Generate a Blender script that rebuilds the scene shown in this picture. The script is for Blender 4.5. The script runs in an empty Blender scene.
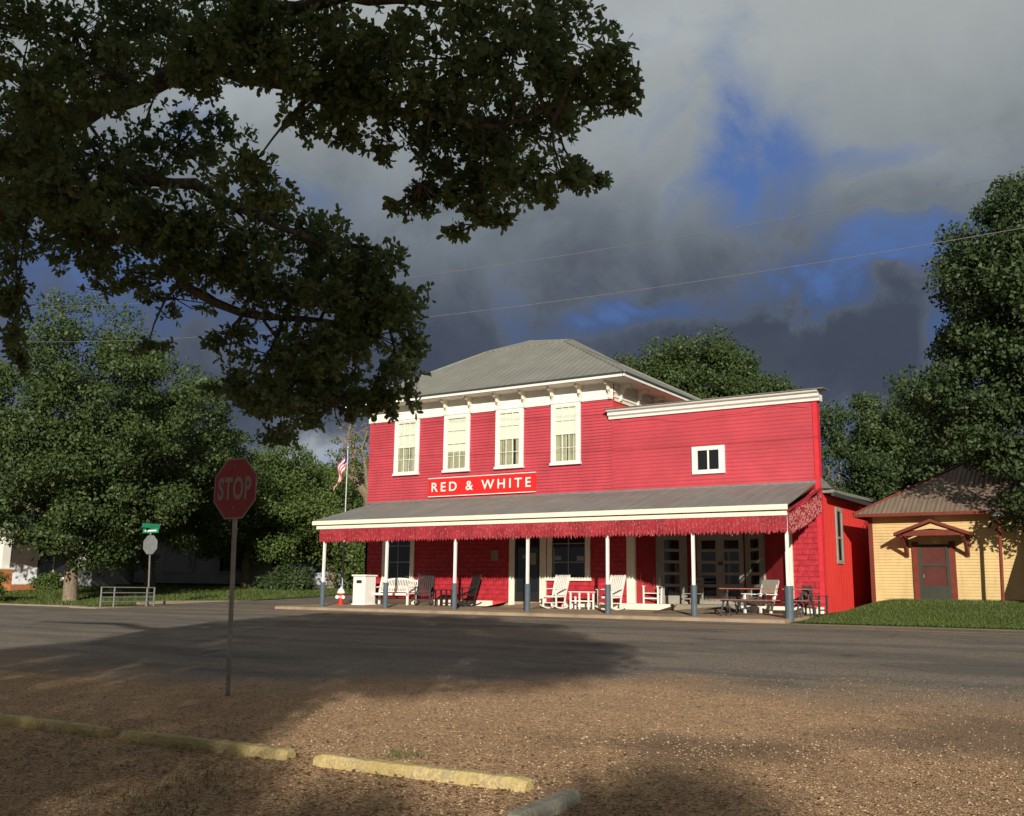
import bpy, math, random
import numpy as np
from mathutils import Vector, Matrix
random.seed(4); RNG = np.random.default_rng(11)
S = bpy.context.scene; COL = S.collection
R_ = math.radians
# ------------------------------------------------------------------ helpers
def sock(nt, node, name, val):
    s = node.inputs[name]
    if isinstance(val, bpy.types.NodeSocket): nt.links.new(val, s)
    else: s.default_value = val
class NT:
    def __init__(s, m): s.nt = m.node_tree; s.N = s.nt.nodes
    def n(s, t, **kw):
        nd = s.N.new(t)
        for k, v in kw.items():
            if k.startswith('_'): setattr(nd, k[1:], v)
        for k, v in kw.items():
            if not k.startswith('_'):
                key = int(k[1:]) if k[0] == 'i' and k[1:].isdigit() else k.replace('__', ' ')
                sock(s.nt, nd, key, v)
        return nd
    def math(s, op, a, b=0.0, c=0.0):
        nd = s.N.new('ShaderNodeMath'); nd.operation = op
        for i, v in enumerate((a, b, c)): sock(s.nt, nd, i, v)
        return nd.outputs[0]
    def mix(s, f, a, b, mode='MIX'):
        nd = s.N.new('ShaderNodeMix'); nd.data_type = 'RGBA'; nd.blend_type = mode
        sock(s.nt, nd, 0, f)
        for i, v in ((6, a), (7, b)):
            sock(s.nt, nd, i, (*v, 1) if isinstance(v, tuple) and len(v) == 3 else v)
        return nd.outputs[2]
    def ramp(s, f, lo, hi, a=0.0, b=1.0):
        nd = s.N.new('ShaderNodeMapRange'); nd.clamp = True
        for i, v in enumerate((f, lo, hi, a, b)): sock(s.nt, nd, i, v)
        return nd.outputs[0]
    def coord(s, scale=(1, 1, 1), kind='Object'):
        c = s.N.new('ShaderNodeTexCoord'); m = s.N.new('ShaderNodeMapping'); m.inputs['Scale'].default_value = scale
        s.nt.links.new(c.outputs[kind], m.inputs[0]); return m.outputs[0]
    def noise(s, v, scale, detail=4, rough=.55, dist=0.0):
        nd = s.n('ShaderNodeTexNoise', Vector=v, Scale=scale, Detail=detail, Roughness=rough, Distortion=dist)
        return nd.outputs['Fac']
    def bump(s, h, strength=.5, dist=.02):
        return s.n('ShaderNodeBump', Height=h, Strength=strength, Distance=dist).outputs[0]
def newmat(name, rough=.7, spec=.3, metal=0.0):
    m = bpy.data.materials.new(name); m.use_nodes = True
    t = NT(m); p = t.N['Principled BSDF']
    p.inputs['Roughness'].default_value = rough; p.inputs['Specular IOR Level'].default_value = spec; p.inputs['Metallic'].default_value = metal
    return m, t, p
def paint(name, col, rough=.6, var=.25, dirt=None, scale=3.0, stretch=(1, 1, 1), spec=.3, metal=0, bmp=.15, dirt_lo=.6, dirt_amt=.7):
    m, t, p = newmat(name, rough, spec, metal)
    v = t.coord(stretch); n1 = t.noise(v, scale, 6, .65); n2 = t.noise(v, scale * 9, 4)
    c = t.mix(t.ramp(n1, .3, .7), tuple(x * (1 - var) for x in col), tuple(min(1, x * (1 + var * .4)) for x in col))
    if dirt: c = t.mix(t.ramp(t.math('ADD', t.math('MULTIPLY', n1, .5), t.math('MULTIPLY', n2, .5)), dirt_lo, dirt_lo + .1, 0, dirt_amt), c, dirt)
    t.nt.links.new(c, p.inputs['Base Color'])
    t.nt.links.new(t.bump(n2, bmp, .01), p.inputs['Normal'])
    return m
class MB:
    """collects shapes in world space (or local space of a prototype) and links them as one mesh"""
    def __init__(s): s.v = []; s.f = []
    def add(s, vs, fs):
        o = len(s.v); s.v += [tuple(v) for v in vs]; s.f += [tuple(i + o for i in f) for f in fs]; return s
    def box(s, x0, x1, y0, y1, z0, z1):
        if x0 > x1: x0, x1 = x1, x0
        if y0 > y1: y0, y1 = y1, y0
        if z0 > z1: z0, z1 = z1, z0
        vs = [(x, y, z) for z in (z0, z1) for y in (y0, y1) for x in (x0, x1)]
        return s.add(vs, [(0, 2, 3, 1), (4, 5, 7, 6), (0, 1, 5, 4), (2, 6, 7, 3), (0, 4, 6, 2), (1, 3, 7, 5)])
    def bar(s, p, q, w, d=None, up=(0, 0, 1)):
        d = d or w; p = Vector(p); q = Vector(q); a = (q - p).normalized(); up = Vector(up)
        if abs(a.dot(up)) > .98: up = Vector((0, 1, 0))
        x = a.cross(up).normalized(); y = x.cross(a)
        vs = [c + x * sx * w / 2 + y * sy * d / 2 for c in (p, q) for sx, sy in ((-1, -1), (1, -1), (1, 1), (-1, 1))]
        return s.add(vs, [(0, 1, 2, 3), (4, 7, 6, 5), (0, 4, 5, 1), (1, 5, 6, 2), (2, 6, 7, 3), (3, 7, 4, 0)])
    def tube(s, pts, rad, n=8, cap=True):
        pts = [Vector(p) for p in pts]; m = len(pts)
        if not hasattr(rad, '__len__'): rad = [rad] * m
        vs = []
        px = None
        for i, p in enumerate(pts):
            a = (pts[min(i + 1, m - 1)] - pts[max(i - 1, 0)]).normalized()
            up = Vector((0, 0, 1)) if abs(a.z) < .9 else Vector((0, 1, 0))
            x = a.cross(up).normalized() if px is None else (px - a * px.dot(a)).normalized(); px = x
            y = a.cross(x)
            vs += [p + (x * math.cos(t) + y * math.sin(t)) * rad[i] for t in (2 * math.pi * k / n for k in range(n))]
        fs = [(i * n + k, i * n + (k + 1) % n, (i + 1) * n + (k + 1) % n, (i + 1) * n + k) for i in range(m - 1) for k in range(n)]
        if cap: fs += [tuple(range(n - 1, -1, -1)), tuple((m - 1) * n + k for k in range(n))]
        return s.add(vs, fs)
    def lathe(s, c, prof, n=16):
        return s.tube([(c[0], c[1], c[2] + z) for r, z in prof], [max(r, .0005) for r, z in prof], n)
    def prism(s, poly, a, b, axis='y'):
        n = len(poly)
        def P(u, v, w): return {'y': (u, w, v), 'x': (w, u, v), 'z': (u, v, w)}[axis]
        vs = [P(u, v, a) for u, v in poly] + [P(u, v, b) for u, v in poly]
        return s.add(vs, [tuple(range(n)), tuple(range(2 * n - 1, n - 1, -1))] + [(i, n + i, n + (i + 1) % n, (i + 1) % n) for i in range(n)])
    def xf(s, M):
        s.v = [tuple(M @ Vector(v)) for v in s.v]; return s
    def build(s, name, mat, parent=None, bevel=0, smooth=False):
        off = wloc(parent)
        me = bpy.data.meshes.new(name); me.from_pydata([(x - off.x, y - off.y, z - off.z) for x, y, z in s.v], [], s.f)
        if isinstance(mat, (list, tuple)):
            for m in mat: me.materials.append(m)
        else: me.materials.append(mat)
        me.validate(); 
        import bmesh
        bm = bmesh.new(); bm.from_mesh(me); bmesh.ops.recalc_face_normals(bm, faces=bm.faces); bm.to_mesh(me); bm.free()
        if smooth: me.polygons.foreach_set('use_smooth', [True] * len(me.polygons))
        me.update()
        o = bpy.data.objects.new(name, me); COL.objects.link(o)
        if parent: o.parent = parent
        if bevel:
            b = o.modifiers.new('bevel', 'BEVEL'); b.width = bevel; b.segments = 2; b.limit_method = 'ANGLE'
        return o
def wloc(o):
    v = Vector((0, 0, 0))
    while o: v += o.location; o = o.parent
    return v
def tag(o, label=None, cat=None, group=None, kind=None):
    for k, v in (('label', label), ('category', cat), ('group', group), ('kind', kind)):
        if v: o[k] = v
    return o
def thing(name, label, cat, loc=(0, 0, 0), group=None, rz=0):
    o = bpy.data.objects.new(name, None); COL.objects.link(o); o.location = loc; o.rotation_euler.z = rz; o.empty_display_size = .3
    return tag(o, label, cat, group)
def copy_tree(o, parent=None):
    c = o.copy(); COL.objects.link(c)
    if parent: c.parent = parent
    for ch in [x for x in S.objects if x.parent == o]: copy_tree(ch, c)
    return c
# camera frame
F_, YAW, PITCH, ROLL = 1000.2, -.5803, .1795, .012
CAM = Vector((0, -31.3709, 1.6))
fw = Vector((math.sin(YAW) * math.cos(PITCH), math.cos(YAW) * math.cos(PITCH), math.sin(PITCH)))
r0 = Vector((math.cos(YAW), -math.sin(YAW), 0)); u0 = r0.cross(fw)
RV = r0 * math.cos(ROLL) + u0 * math.sin(ROLL); UV = -r0 * math.sin(ROLL) + u0 * math.cos(ROLL)
cam = bpy.data.cameras.new('camera'); co = bpy.data.objects.new('camera', cam); COL.objects.link(co)
co.matrix_world = Matrix.Translation(CAM) @ Matrix((RV, UV, -fw)).transposed().to_4x4()
cam.sensor_width = 36; cam.lens = F_ / 1024 * 36; cam.clip_end = 3000; cam.clip_start = .1
S.camera = co
def at(px, py, d):           # world point seen at a pixel, d metres ahead
    return CAM + (fw * F_ + RV * (px - 512) + UV * (408 - py)) * (d / F_)
def azel(px, py):
    d = at(px, py, 1) - CAM; d.normalize(); return math.atan2(d.x, d.y), math.asin(d.z)
# ------------------------------------------------------------------ light
SUN = Vector((2.2, -3.31, 1.25)).normalized()
sl = bpy.data.lights.new('sun', 'SUN'); sl.energy = 5.0; sl.angle = R_(.6); sl.color = (1, .92, .79)
so = bpy.data.objects.new('sun', sl); COL.objects.link(so); so.rotation_euler = SUN.to_track_quat('Z', 'Y').to_euler(); so.location = (20, -40, 30)
W = bpy.data.worlds.new('World'); S.world = W; W.use_nodes = True
wt = NT(W); bg = wt.N['Background']
sky = wt.n('ShaderNodeTexSky'); sky.sky_type = 'NISHITA'; sky.sun_disc = False
sky.sun_elevation = math.asin(SUN.z); sky.sun_rotation = math.atan2(SUN.x, SUN.y)
g = wt.N.new('ShaderNodeTexCoord').outputs['Generated']
nz = wt.n('ShaderNodeTexNoise', Vector=g, Scale=3.2, Detail=9, Roughness=.62)
nz2 = wt.n('ShaderNodeTexNoise', Vector=g, Scale=9.0, Detail=6, Roughness=.6, Distortion=.6)
sx = wt.n('ShaderNodeSeparateXYZ', Vector=g)
AZ = wt.math('ARCTAN2', sx.outputs[0], sx.outputs[1]); EL = wt.math('ARCSINE', sx.outputs[2])
def ctr(n, k): return wt.math('MULTIPLY', wt.math('SUBTRACT', n, .5), k)
sc = wt.n('ShaderNodeSeparateColor', Color=nz.outputs['Color'])
sc2 = wt.n('ShaderNodeSeparateColor', Color=nz2.outputs['Color'])
AZd = wt.math('ADD', AZ, wt.math('ADD', ctr(sc.outputs[0], .22), ctr(sc2.outputs[0], .16)))
ELd = wt.math('ADD', EL, wt.math('ADD', ctr(sc.outputs[1], .16), ctr(sc2.outputs[1], .12)))
def blob(px, py, rx, ry, amp, dist=True, rot=0.0):
    a, e = azel(px, py); ra = rx / F_ / math.cos(e); re = ry / F_
    da = wt.math('SUBTRACT', AZd if dist else AZ, a); de = wt.math('SUBTRACT', ELd if dist else EL, e)
    c, s_ = math.cos(rot), math.sin(rot)
    u = wt.math('DIVIDE', wt.math('ADD', wt.math('MULTIPLY', da, c), wt.math('MULTIPLY', de, s_)), ra)
    v = wt.math('DIVIDE', wt.math('SUBTRACT', wt.math('MULTIPLY', de, c), wt.math('MULTIPLY', da, s_)), re)
    q = wt.math('ADD', wt.math('MULTIPLY', u, u), wt.math('MULTIPLY', v, v))
    return wt.math('MULTIPLY', wt.math('EXPONENT', wt.math('MULTIPLY', q, -1.0)), amp)
def total(bs):
    t = bs[0]
    for b in bs[1:]: t = wt.math('ADD', t, b)
    return t
blue = total([blob(758, 150, 62, 60, 1.1, rot=-.4), blob(880, 165, 60, 16, .45), blob(850, 272, 135, 32, .88, rot=.22), blob(640, 330, 75, 20, .75, rot=.15), blob(925, 325, 45, 40, .45),
              blob(180, 130, 40, 25, .6), blob(60, 270, 70, 26, .45), blob(300, 200, 60, 25, .5), blob(230, 350, 90, 30, .4), blob(160, 300, 60, 25, .35), blob(345, 470, 45, 28, .5), blob(1150, 250, 160, 50, .8), blob(-300, 250, 240, 90, .7), blob(850, 430, 80, 25, .5)])
cover = wt.math('SUBTRACT', blue, total([blob(790, 355, 105, 38, 1.3), blob(868, 288, 22, 14, .9), blob(960, 200, 60, 22, .5)]))
nz3 = wt.n('ShaderNodeTexNoise', Vector=g, Scale=24.0, Detail=5, Roughness=.65, Distortion=.4)
cover = wt.math('ADD', cover, wt.math('ADD', ctr(nz2.outputs['Fac'], 1.5), ctr(nz3.outputs['Fac'], .55)))
bl = wt.ramp(cover, .15, 1.05, 0, .9)
# cloud brightness: pale overhead, slate towards the horizon
e_top = azel(750, 30)[1]; e_mid = azel(700, 200)[1]; e_low = azel(600, 330)[1]
gr = wt.ramp(EL, e_low, e_top)
cr = wt.N.new('ShaderNodeValToRGB'); wt.nt.links.new(wt.math('ADD', gr, wt.math('ADD', ctr(nz.outputs['Fac'], .5), wt.math('ADD', ctr(nz2.outputs['Fac'], .42), ctr(nz3.outputs['Fac'], .12)))), cr.inputs[0])
els = cr.color_ramp.elements
els[0].position = 0.02; els[0].color = (.052, .066, .098, 1); els[1].position = 1.0; els[1].color = (.34, .365, .36, 1)
for p_, c_ in ((.18, (.080, .095, .125, 1)), (.38, (.135, .158, .185, 1)), (.62, (.225, .25, .262, 1))):
    e = els.new(p_); e.color = c_
cloud = cr.outputs[0]
pale = total([blob(330, 455, 60, 26, .8), blob(640, 160, 70, 60, .18), blob(800, 120, 80, 50, .12), blob(930, 170, 80, 30, .16), blob(660, 20, 90, 40, .3), blob(230, 95, 60, 25, .35)])
cloud = wt.mix(wt.ramp(pale, 0, 1), cloud, (.46, .50, .54))
dark = total([blob(800, 365, 120, 40, .75), blob(660, 215, 120, 60, .3), blob(480, 330, 110, 60, .45)])
cloud = wt.mix(wt.ramp(dark, 0, 1, 0, .6), cloud, (.045, .055, .08))
skyc = wt.mix(1.0, wt.mix(1.0, sky.outputs[0], (.1, .1, .1), 'MULTIPLY'), (.34, .50, 1.02), 'MULTIPLY')
skyc = wt.mix(.72, skyc, (.070, .140, .33))
rim = wt.math('MULTIPLY', wt.ramp(cover, -.25, .2), wt.ramp(cover, .2, .5, 1, 0))
cloud = wt.mix(wt.math('MULTIPLY', rim, .14), cloud, (.24, .28, .33))
fin = wt.mix(bl, cloud, skyc)
# unseen sky behind the viewer and overhead, greyed to set the ambient fill
sd = wt.N.new('ShaderNodeVectorMath'); sd.operation = 'DOT_PRODUCT'; wt.nt.links.new(g, sd.inputs[0]); sd.inputs[1].default_value = (.55, -.8, .15)
fin = wt.mix(wt.ramp(sd.outputs['Value'], -.05, .8, 0, .85), fin, (.20, .20, .205))
fin = wt.mix(wt.ramp(EL, .62, .95, 0, .4), fin, (.07, .08, .095))
wt.nt.links.new(fin, bg.inputs['Color']); bg.inputs['Strength'].default_value = 1.0
S.view_settings.view_transform = 'Standard'; S.view_settings.look = 'None'; S.view_settings.exposure = 0.15; S.view_settings.gamma = 1
S.render.engine = 'CYCLES'; S.cycles.max_bounces = 6; S.cycles.transparent_max_bounces = 8
S.cycles.use_denoising = True
# ------------------------------------------------------------------ materials
def siding(name, col, dirt, amt, lap=None):
    m, t, p = newmat(name, .62, .25)
    v = t.coord((1.2, 1, 9)); v2 = t.coord((.5, 1, .5)); v3 = t.coord((2.5, 1, 26))
    a = t.noise(v2, 1.6, 5); b = t.noise(v, 2.2, 7, .7); c_ = t.noise(v3, 3, 6, .75)
    c = t.mix(t.ramp(a, .35, .65), tuple(x * .84 for x in col), tuple(min(1, x * 1.08) for x in col))
    c = t.mix(t.ramp(c_, .58, .72, 0, amt), c, dirt)
    c = t.mix(t.ramp(b, .62, .78, 0, amt * .8), c, tuple(x * .5 for x in dirt))
    st = t.noise(t.coord((5, 1, .7)), 1.3, 6, .7)        # rain streaks and faded paint
    c = t.mix(t.ramp(st, .5, .75, 0, amt * .6), c, tuple(x * .75 for x in dirt))
    if lap:                                              # lap shade painted in as dark lines, with grime, along each board's lower edge
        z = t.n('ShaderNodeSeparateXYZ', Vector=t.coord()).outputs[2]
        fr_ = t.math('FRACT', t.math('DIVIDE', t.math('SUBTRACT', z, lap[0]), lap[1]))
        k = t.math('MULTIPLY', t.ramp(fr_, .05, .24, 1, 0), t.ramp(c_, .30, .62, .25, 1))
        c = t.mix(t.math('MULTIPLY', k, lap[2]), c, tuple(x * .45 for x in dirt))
    t.nt.links.new(c, p.inputs['Base Color']); t.nt.links.new(t.bump(b, .25, .01), p.inputs['Normal'])
    return m
M = {}
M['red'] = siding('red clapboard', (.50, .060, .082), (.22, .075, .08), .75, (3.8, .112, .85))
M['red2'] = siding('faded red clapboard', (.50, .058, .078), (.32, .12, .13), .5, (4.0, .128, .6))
M['redside'] = paint('orange red board', (.70, .055, .042), .6, .12, (.5, .05, .03), 2, (1, 1, .5))
M['redsign'] = paint('sign red', (.66, .022, .022), .5, .1, (.5, .08, .06), 4)
M['redtrim'] = paint('red trim', (.62, .03, .045), .6, .2, (.35, .05, .05), 5)
M['white'] = paint('white trim', (.80, .79, .74), .6, .1, (.45, .42, .34), 5, dirt_lo=.62, dirt_amt=.5)
M['cream'] = paint('cream trim', (.80, .76, .63), .6, .12, (.40, .36, .26), 6, dirt_lo=.6, dirt_amt=.5)
M['letter'] = paint('letter white', (.84, .82, .76), .5, .08)
M['grey'] = paint('slate grey paint', (.085, .115, .14), .55, .2, (.16, .16, .15), 6)
M['blackp'] = paint('black paint', (.022, .020, .020), .5, .2, (.05, .045, .04), 9)
M['galv'] = paint('galvanised steel', (.30, .31, .31), .45, .25, (.12, .11, .09), 7, metal=.5)
M['darkmetal'] = paint('dark metal', (.05, .055, .06), .5, .2, (.12, .07, .04), 9)
M['entryred'] = paint('shaded entry red', (.32, .025, .03), .7, .25, (.16, .03, .03), 3)  # darker red for the recess walls, with the entry's shade put into the colour
M['concrete'] = paint('concrete', (.30, .25, .19), .9, .25, (.22, .18, .13), 1.3, spec=.1, bmp=.4)
M['slat'] = paint('red brown slat', (.38, .13, .09), .6, .25, (.2, .1, .08), 9)
M['curtain'] = None
def wavy(name, col, axis, freq, rough=.5, metal=.4, dirt=None, depth=.02, sharp=False, amt=.4):
    m, t, p = newmat(name, rough, .4, metal)
    co_ = t.N.new('ShaderNodeTexCoord'); sp = t.n('ShaderNodeSeparateXYZ', Vector=co_.outputs['Object'])
    w = t.math('SINE', t.math('MULTIPLY', sp.outputs[axis], freq * 2 * math.pi))
    if sharp: w = t.ramp(w, .9, .99)
    st = t.coord((.8, .8, .8)); n1 = t.noise(st, 1.1, 6, .65)
    sq = t.coord(tuple(6 if i == axis else .5 for i in range(3))); n2 = t.noise(sq, 1.4, 5, .6)
    c = t.mix(t.ramp(n1, .3, .7), tuple(x * .82 for x in col), tuple(x * 1.1 for x in col))
    if dirt: c = t.mix(t.ramp(n2, .45, .72, 0, amt), c, dirt)
    t.nt.links.new(c, p.inputs['Base Color'])
    t.nt.links.new(t.bump(w, .7, depth), p.inputs['Normal'])
    return m
M['roofx'] = wavy('roof metal', (.235, .235, .205), 0, 3.3, .6, .1, (.17, .16, .13), .012)
M['roofy'] = wavy('roof metal side', (.235, .235, .205), 1, 3.3, .6, .1, (.17, .16, .13), .012)
M['porchroof'] = wavy('porch roof metal', (.22, .23, .215), 0, 2.2, .65, .1, (.12, .115, .10), .006, False, .5)
M['hutroof'] = wavy('rusty corrugated iron', (.22, .165, .12), 0, 7, .75, .05, (.11, .08, .06), .012, False, .8)
M['yellow'] = siding('yellow clapboard', (.64, .47, .22), (.42, .34, .2), .7)
M['brown'] = paint('red brown trim', (.17, .035, .022), .6, .25, (.1, .04, .03), 6)
M['doorgreen'] = paint('dark green door', (.045, .05, .038), .6, .2)
M['screen'] = paint('dark screen', (.10, .028, .022), .8, .2)
m, t, p = newmat('window glass', .06, .6); p.inputs['Base Color'].default_value = (.012, .014, .015, 1); M['glass'] = m
m, t, p = newmat('clear glass', .04, .5)
tr = t.n('ShaderNodeBsdfTransparent', Color=(.93, .95, .93, 1)); gl = t.n('ShaderNodeBsdfGlossy', Color=(1, 1, 1, 1), Roughness=.03)
fr = t.n('ShaderNodeFresnel', IOR=1.45); mx = t.n('ShaderNodeMixShader', i0=fr.outputs[0], i1=tr.outputs[0], i2=gl.outputs[0])
t.nt.links.new(mx.outputs[0], t.N['Material Output'].inputs[0]); M['clear'] = m
# pressed-metal brick panel
m, t, p = newmat('pressed brick', .55, .35)
c_ = t.N.new('ShaderNodeTexCoord'); sp = t.n('ShaderNodeSeparateXYZ', Vector=c_.outputs['Object']); cb = t.n('ShaderNodeCombineXYZ', X=sp.outputs[0], Y=sp.outputs[2])
br = t.n('ShaderNodeTexBrick', Vector=cb.outputs[0], Scale=1.0, Mortar__Size=.018, Brick__Width=.36, Row__Height=.17); br.inputs['Mortar Smooth'].default_value = .5
n1 = t.noise(t.coord(), 6, 5)
hh = t.math('ADD', t.math('MULTIPLY', t.math('SUBTRACT', 1.0, br.outputs['Fac']), 1.0), t.math('MULTIPLY', n1, .6))
t.nt.links.new(t.mix(t.ramp(n1, .35, .7), (.34, .018, .03), (.52, .035, .05)), p.inputs['Base Color'])
t.nt.links.new(t.bump(hh, .9, .035), p.inputs['Normal']); M['brick'] = m
# lace valance
m, t, p = newmat('valance', .6, .2)
a = t.noise(t.coord((14, 14, 5)), 2, 5, .7); b = t.noise(t.coord((.8, .8, .8)), 1.5, 3)
c = t.mix(t.ramp(b, .35, .65), (.24, .018, .028), (.38, .032, .045)); c = t.mix(t.ramp(a, .52, .72, 0, .45), c, (.50, .22, .22))
t.nt.links.new(c, p.inputs['Base Color']); M['valance'] = m
M['tinsel'] = paint('icicle bulbs', (.46, .20, .19), .5, .3)
M['blind'] = paint('white blind', (.84, .83, .76), .8, .05)
m, t, p = newmat('curtain', .9, .1)
a = t.noise(t.coord((26, 26, .6)), 1, 3, .6)
t.nt.links.new(t.mix(t.ramp(a, .38, .62), (.26, .25, .17), (.58, .55, .42)), p.inputs['Base Color']); M['curtain'] = m
# leaves and bark
def leafmat(name, c1, c2, c3, trans=.28):
    m, t, p = newmat(name, .55, .35)
    ge = t.N.new('ShaderNodeNewGeometry'); r = ge.outputs['Random Per Island']
    big = t.noise(t.coord(), .8, 4)
    c = t.mix(t.math('ADD', t.math('MULTIPLY', r, .65), t.math('MULTIPLY', t.ramp(big, .35, .65), .35)), c1, c2)
    c = t.mix(t.ramp(r, .96, 1.0, 0, .8), c, c3)
    t.nt.links.new(c, p.inputs['Base Color'])
    tl = t.n('ShaderNodeBsdfTranslucent', Color=c); mx = t.n('ShaderNodeMixShader', i0=trans, i1=p.outputs[0], i2=tl.outputs[0])
    t.nt.links.new(mx.outputs[0], t.N['Material Output'].inputs[0]); return m
M['oakleaf'] = leafmat('oak leaves', (.075, .12, .052), (.19, .27, .115), (.30, .17, .08), .52)
M['leafA'] = leafmat('pecan leaves', (.030, .056, .017), (.088, .130, .036), (.12, .15, .045))
M['leafB'] = leafmat('hackberry leaves', (.045, .082, .020), (.130, .185, .045), (.15, .18, .05))
M['leafC'] = leafmat('dark leaves', (.026, .050, .018), (.075, .115, .038), (.09, .12, .04))
M['grassblade'] = leafmat('grass blades', (.055, .088, .018), (.125, .17, .04), (.24, .20, .09))
def barkmat(name, c1, c2):
    m, t, p = newmat(name, .95, .1)
    a = t.noise(t.coord((9, 9, 3)), 2.2, 7, .7, .8)
    t.nt.links.new(t.mix(t.ramp(a, .35, .65), c1, c2), p.inputs['Base Color']); t.nt.links.new(t.bump(a, 1.0, .06), p.inputs['Normal']); return m
M['bark'] = barkmat('oak bark', (.045, .045, .042), (.18, .172, .15)); M['bark2'] = barkmat('grey bark', (.12, .10, .075), (.34, .27, .19))

# ------------------------------------------------------------------ ground
def sm(x): x = max(0.0, min(1.0, x)); return x * x * (3 - 2 * x)
def gz(X, Y):
    b = .0285 * (Y + 31.4) if Y < -4 else .781 + .109 * sm((Y + 4) / 4)
    b = max(b, -.5)
    w = -.54 * X + .82 * (Y + 31.4)
    if X < -8.9: b += .62 * sm((w - 44) / 16)
    k = sm((X + 9.2) / 2.0)
    b += k * .50 * sm((Y + 3.6) / 5.0)
    if Y > 0 and X > -9.6: b = max(b, .90 + .06 * min(Y, 5))
    return b
def sheet(name, x0, x1, y0, y1, step, off, mat, inside=None, edge=None, **kw):
    nx = max(1, int((x1 - x0) / step)); ny = max(1, int((y1 - y0) / step)); mb = MB()
    P = {}
    def vid(i, j):
        if (i, j) not in P:
            X = x0 + (x1 - x0) * i / nx; Y = y0 + (y1 - y0) * j / ny
            if edge: X, Y = edge(X, Y, i == 0, i == nx, j == 0, j == ny)
            P[(i, j)] = len(mb.v); mb.v.append((X, Y, gz(X, Y) + (off(X, Y) if callable(off) else off)))
        return P[(i, j)]
    for i in range(nx):
        for j in range(ny):
            if inside and not inside(x0 + (x1 - x0) * (i + .5) / nx, y0 + (y1 - y0) * (j + .5) / ny): continue
            mb.f.append((vid(i, j), vid(i + 1, j), vid(i + 1, j + 1), vid(i, j + 1)))
    return tag(mb.build(name, mat, smooth=True), **kw)
def gravelcol(t):
    v = t.coord((1, 1, 1))
    vo = t.n('ShaderNodeTexVoronoi', Vector=v, Scale=52.0); vo2 = t.n('ShaderNodeTexVoronoi', Vector=v, Scale=90.0)
    sc_ = t.n('ShaderNodeSeparateColor', Color=vo.outputs['Color'])
    n1 = t.noise(v, .35, 6, .6); n2 = t.noise(v, 2.4, 5, .6)
    c = t.mix(sc_.outputs[0], (.37, .215, .11), (.74, .48, .275))
    c = t.mix(t.ramp(sc_.outputs[1], .8, 1.0, 0, .8), c, (.60, .47, .32))
    c = t.mix(t.ramp(sc_.outputs[2], .72, .95, 0, .9), c, (.13, .085, .055))
    c = t.mix(t.ramp(n2, .45, .75, 0, .3), c, (.22, .14, .085)); c = t.mix(t.ramp(n1, .52, .70, 0, .4), c, (.20, .14, .09))
    # damp, oily patches of darker ground where cars stand
    sp_ = t.n('ShaderNodeSeparateXYZ', Vector=v); nn = t.math('MULTIPLY', t.math('SUBTRACT', t.noise(v, .9, 5, .6), .5), 2.6)
    for cx_, cy_, rx_, ry_ in ((-1.0, -21.0, 1.7, 1.2), (-3.4, -22.8, 1.1, .5), (-14.5, -19.8, 2.6, .8)):
        dx = t.math('DIVIDE', t.math('SUBTRACT', sp_.outputs[0], cx_), rx_); dy = t.math('DIVIDE', t.math('SUBTRACT', sp_.outputs[1], cy_), ry_)
        rr = t.math('ADD', t.math('SQRT', t.math('ADD', t.math('MULTIPLY', dx, dx), t.math('MULTIPLY', dy, dy))), nn)
        c = t.mix(t.ramp(rr, .6, 1.5, .62, 0), c, (.13, .095, .07))
    h = t.math('ADD', t.math('MULTIPLY', vo.outputs['Distance'], -1.0), t.math('MULTIPLY', vo2.outputs['Distance'], -.4))
    return c, h
m, t, p = newmat('pebble gravel', .9, .15); c, h = gravelcol(t)
t.nt.links.new(c, p.inputs['Base Color']); t.nt.links.new(t.bump(h, 1.0, .025), p.inputs['Normal']); M['gravel'] = m
m, t, p = newmat('worn asphalt', .85, .25)
c, h = gravelcol(t); v = t.coord(); vst = t.coord((.35, 1.6, 1))
a1 = t.noise(vst, .5, 6, .62); a2 = t.noise(v, 1.3, 6, .65); a3 = t.noise(v, 14, 5, .7)
vo = t.n('ShaderNodeTexVoronoi', Vector=v, Scale=55.0); sc_ = t.n('ShaderNodeSeparateColor', Color=vo.outputs['Color'])
b = t.mix(sc_.outputs[0], (.13, .108, .085), (.34, .29, .235))
b = t.mix(t.ramp(a1, .42, .60, 0, .75), b, (.115, .11, .10)); b = t.mix(t.ramp(a2, .55, .7, 0, .55), b, (.30, .255, .20))
b = t.mix(t.ramp(a3, .6, .8, 0, .5), b, (.07, .066, .06))
cr_ = t.n('ShaderNodeTexVoronoi', Vector=t.n('ShaderNodeVectorMath', i0=v, i1=(0, 0, 0)).outputs[0], Scale=.28, _feature='DISTANCE_TO_EDGE')
crn = t.math('ADD', cr_.outputs['Distance'], t.math('MULTIPLY', t.math('SUBTRACT', a2, .5), .16))
crk = t.ramp(t.math('ABSOLUTE', crn), .002, .012, 1, 0)
b = t.mix(t.math('MULTIPLY', crk, t.ramp(a1, .42, .62, 0, .55)), b, (.035, .033, .03))
sp = t.n('ShaderNodeSeparateXYZ', Vector=v)
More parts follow.
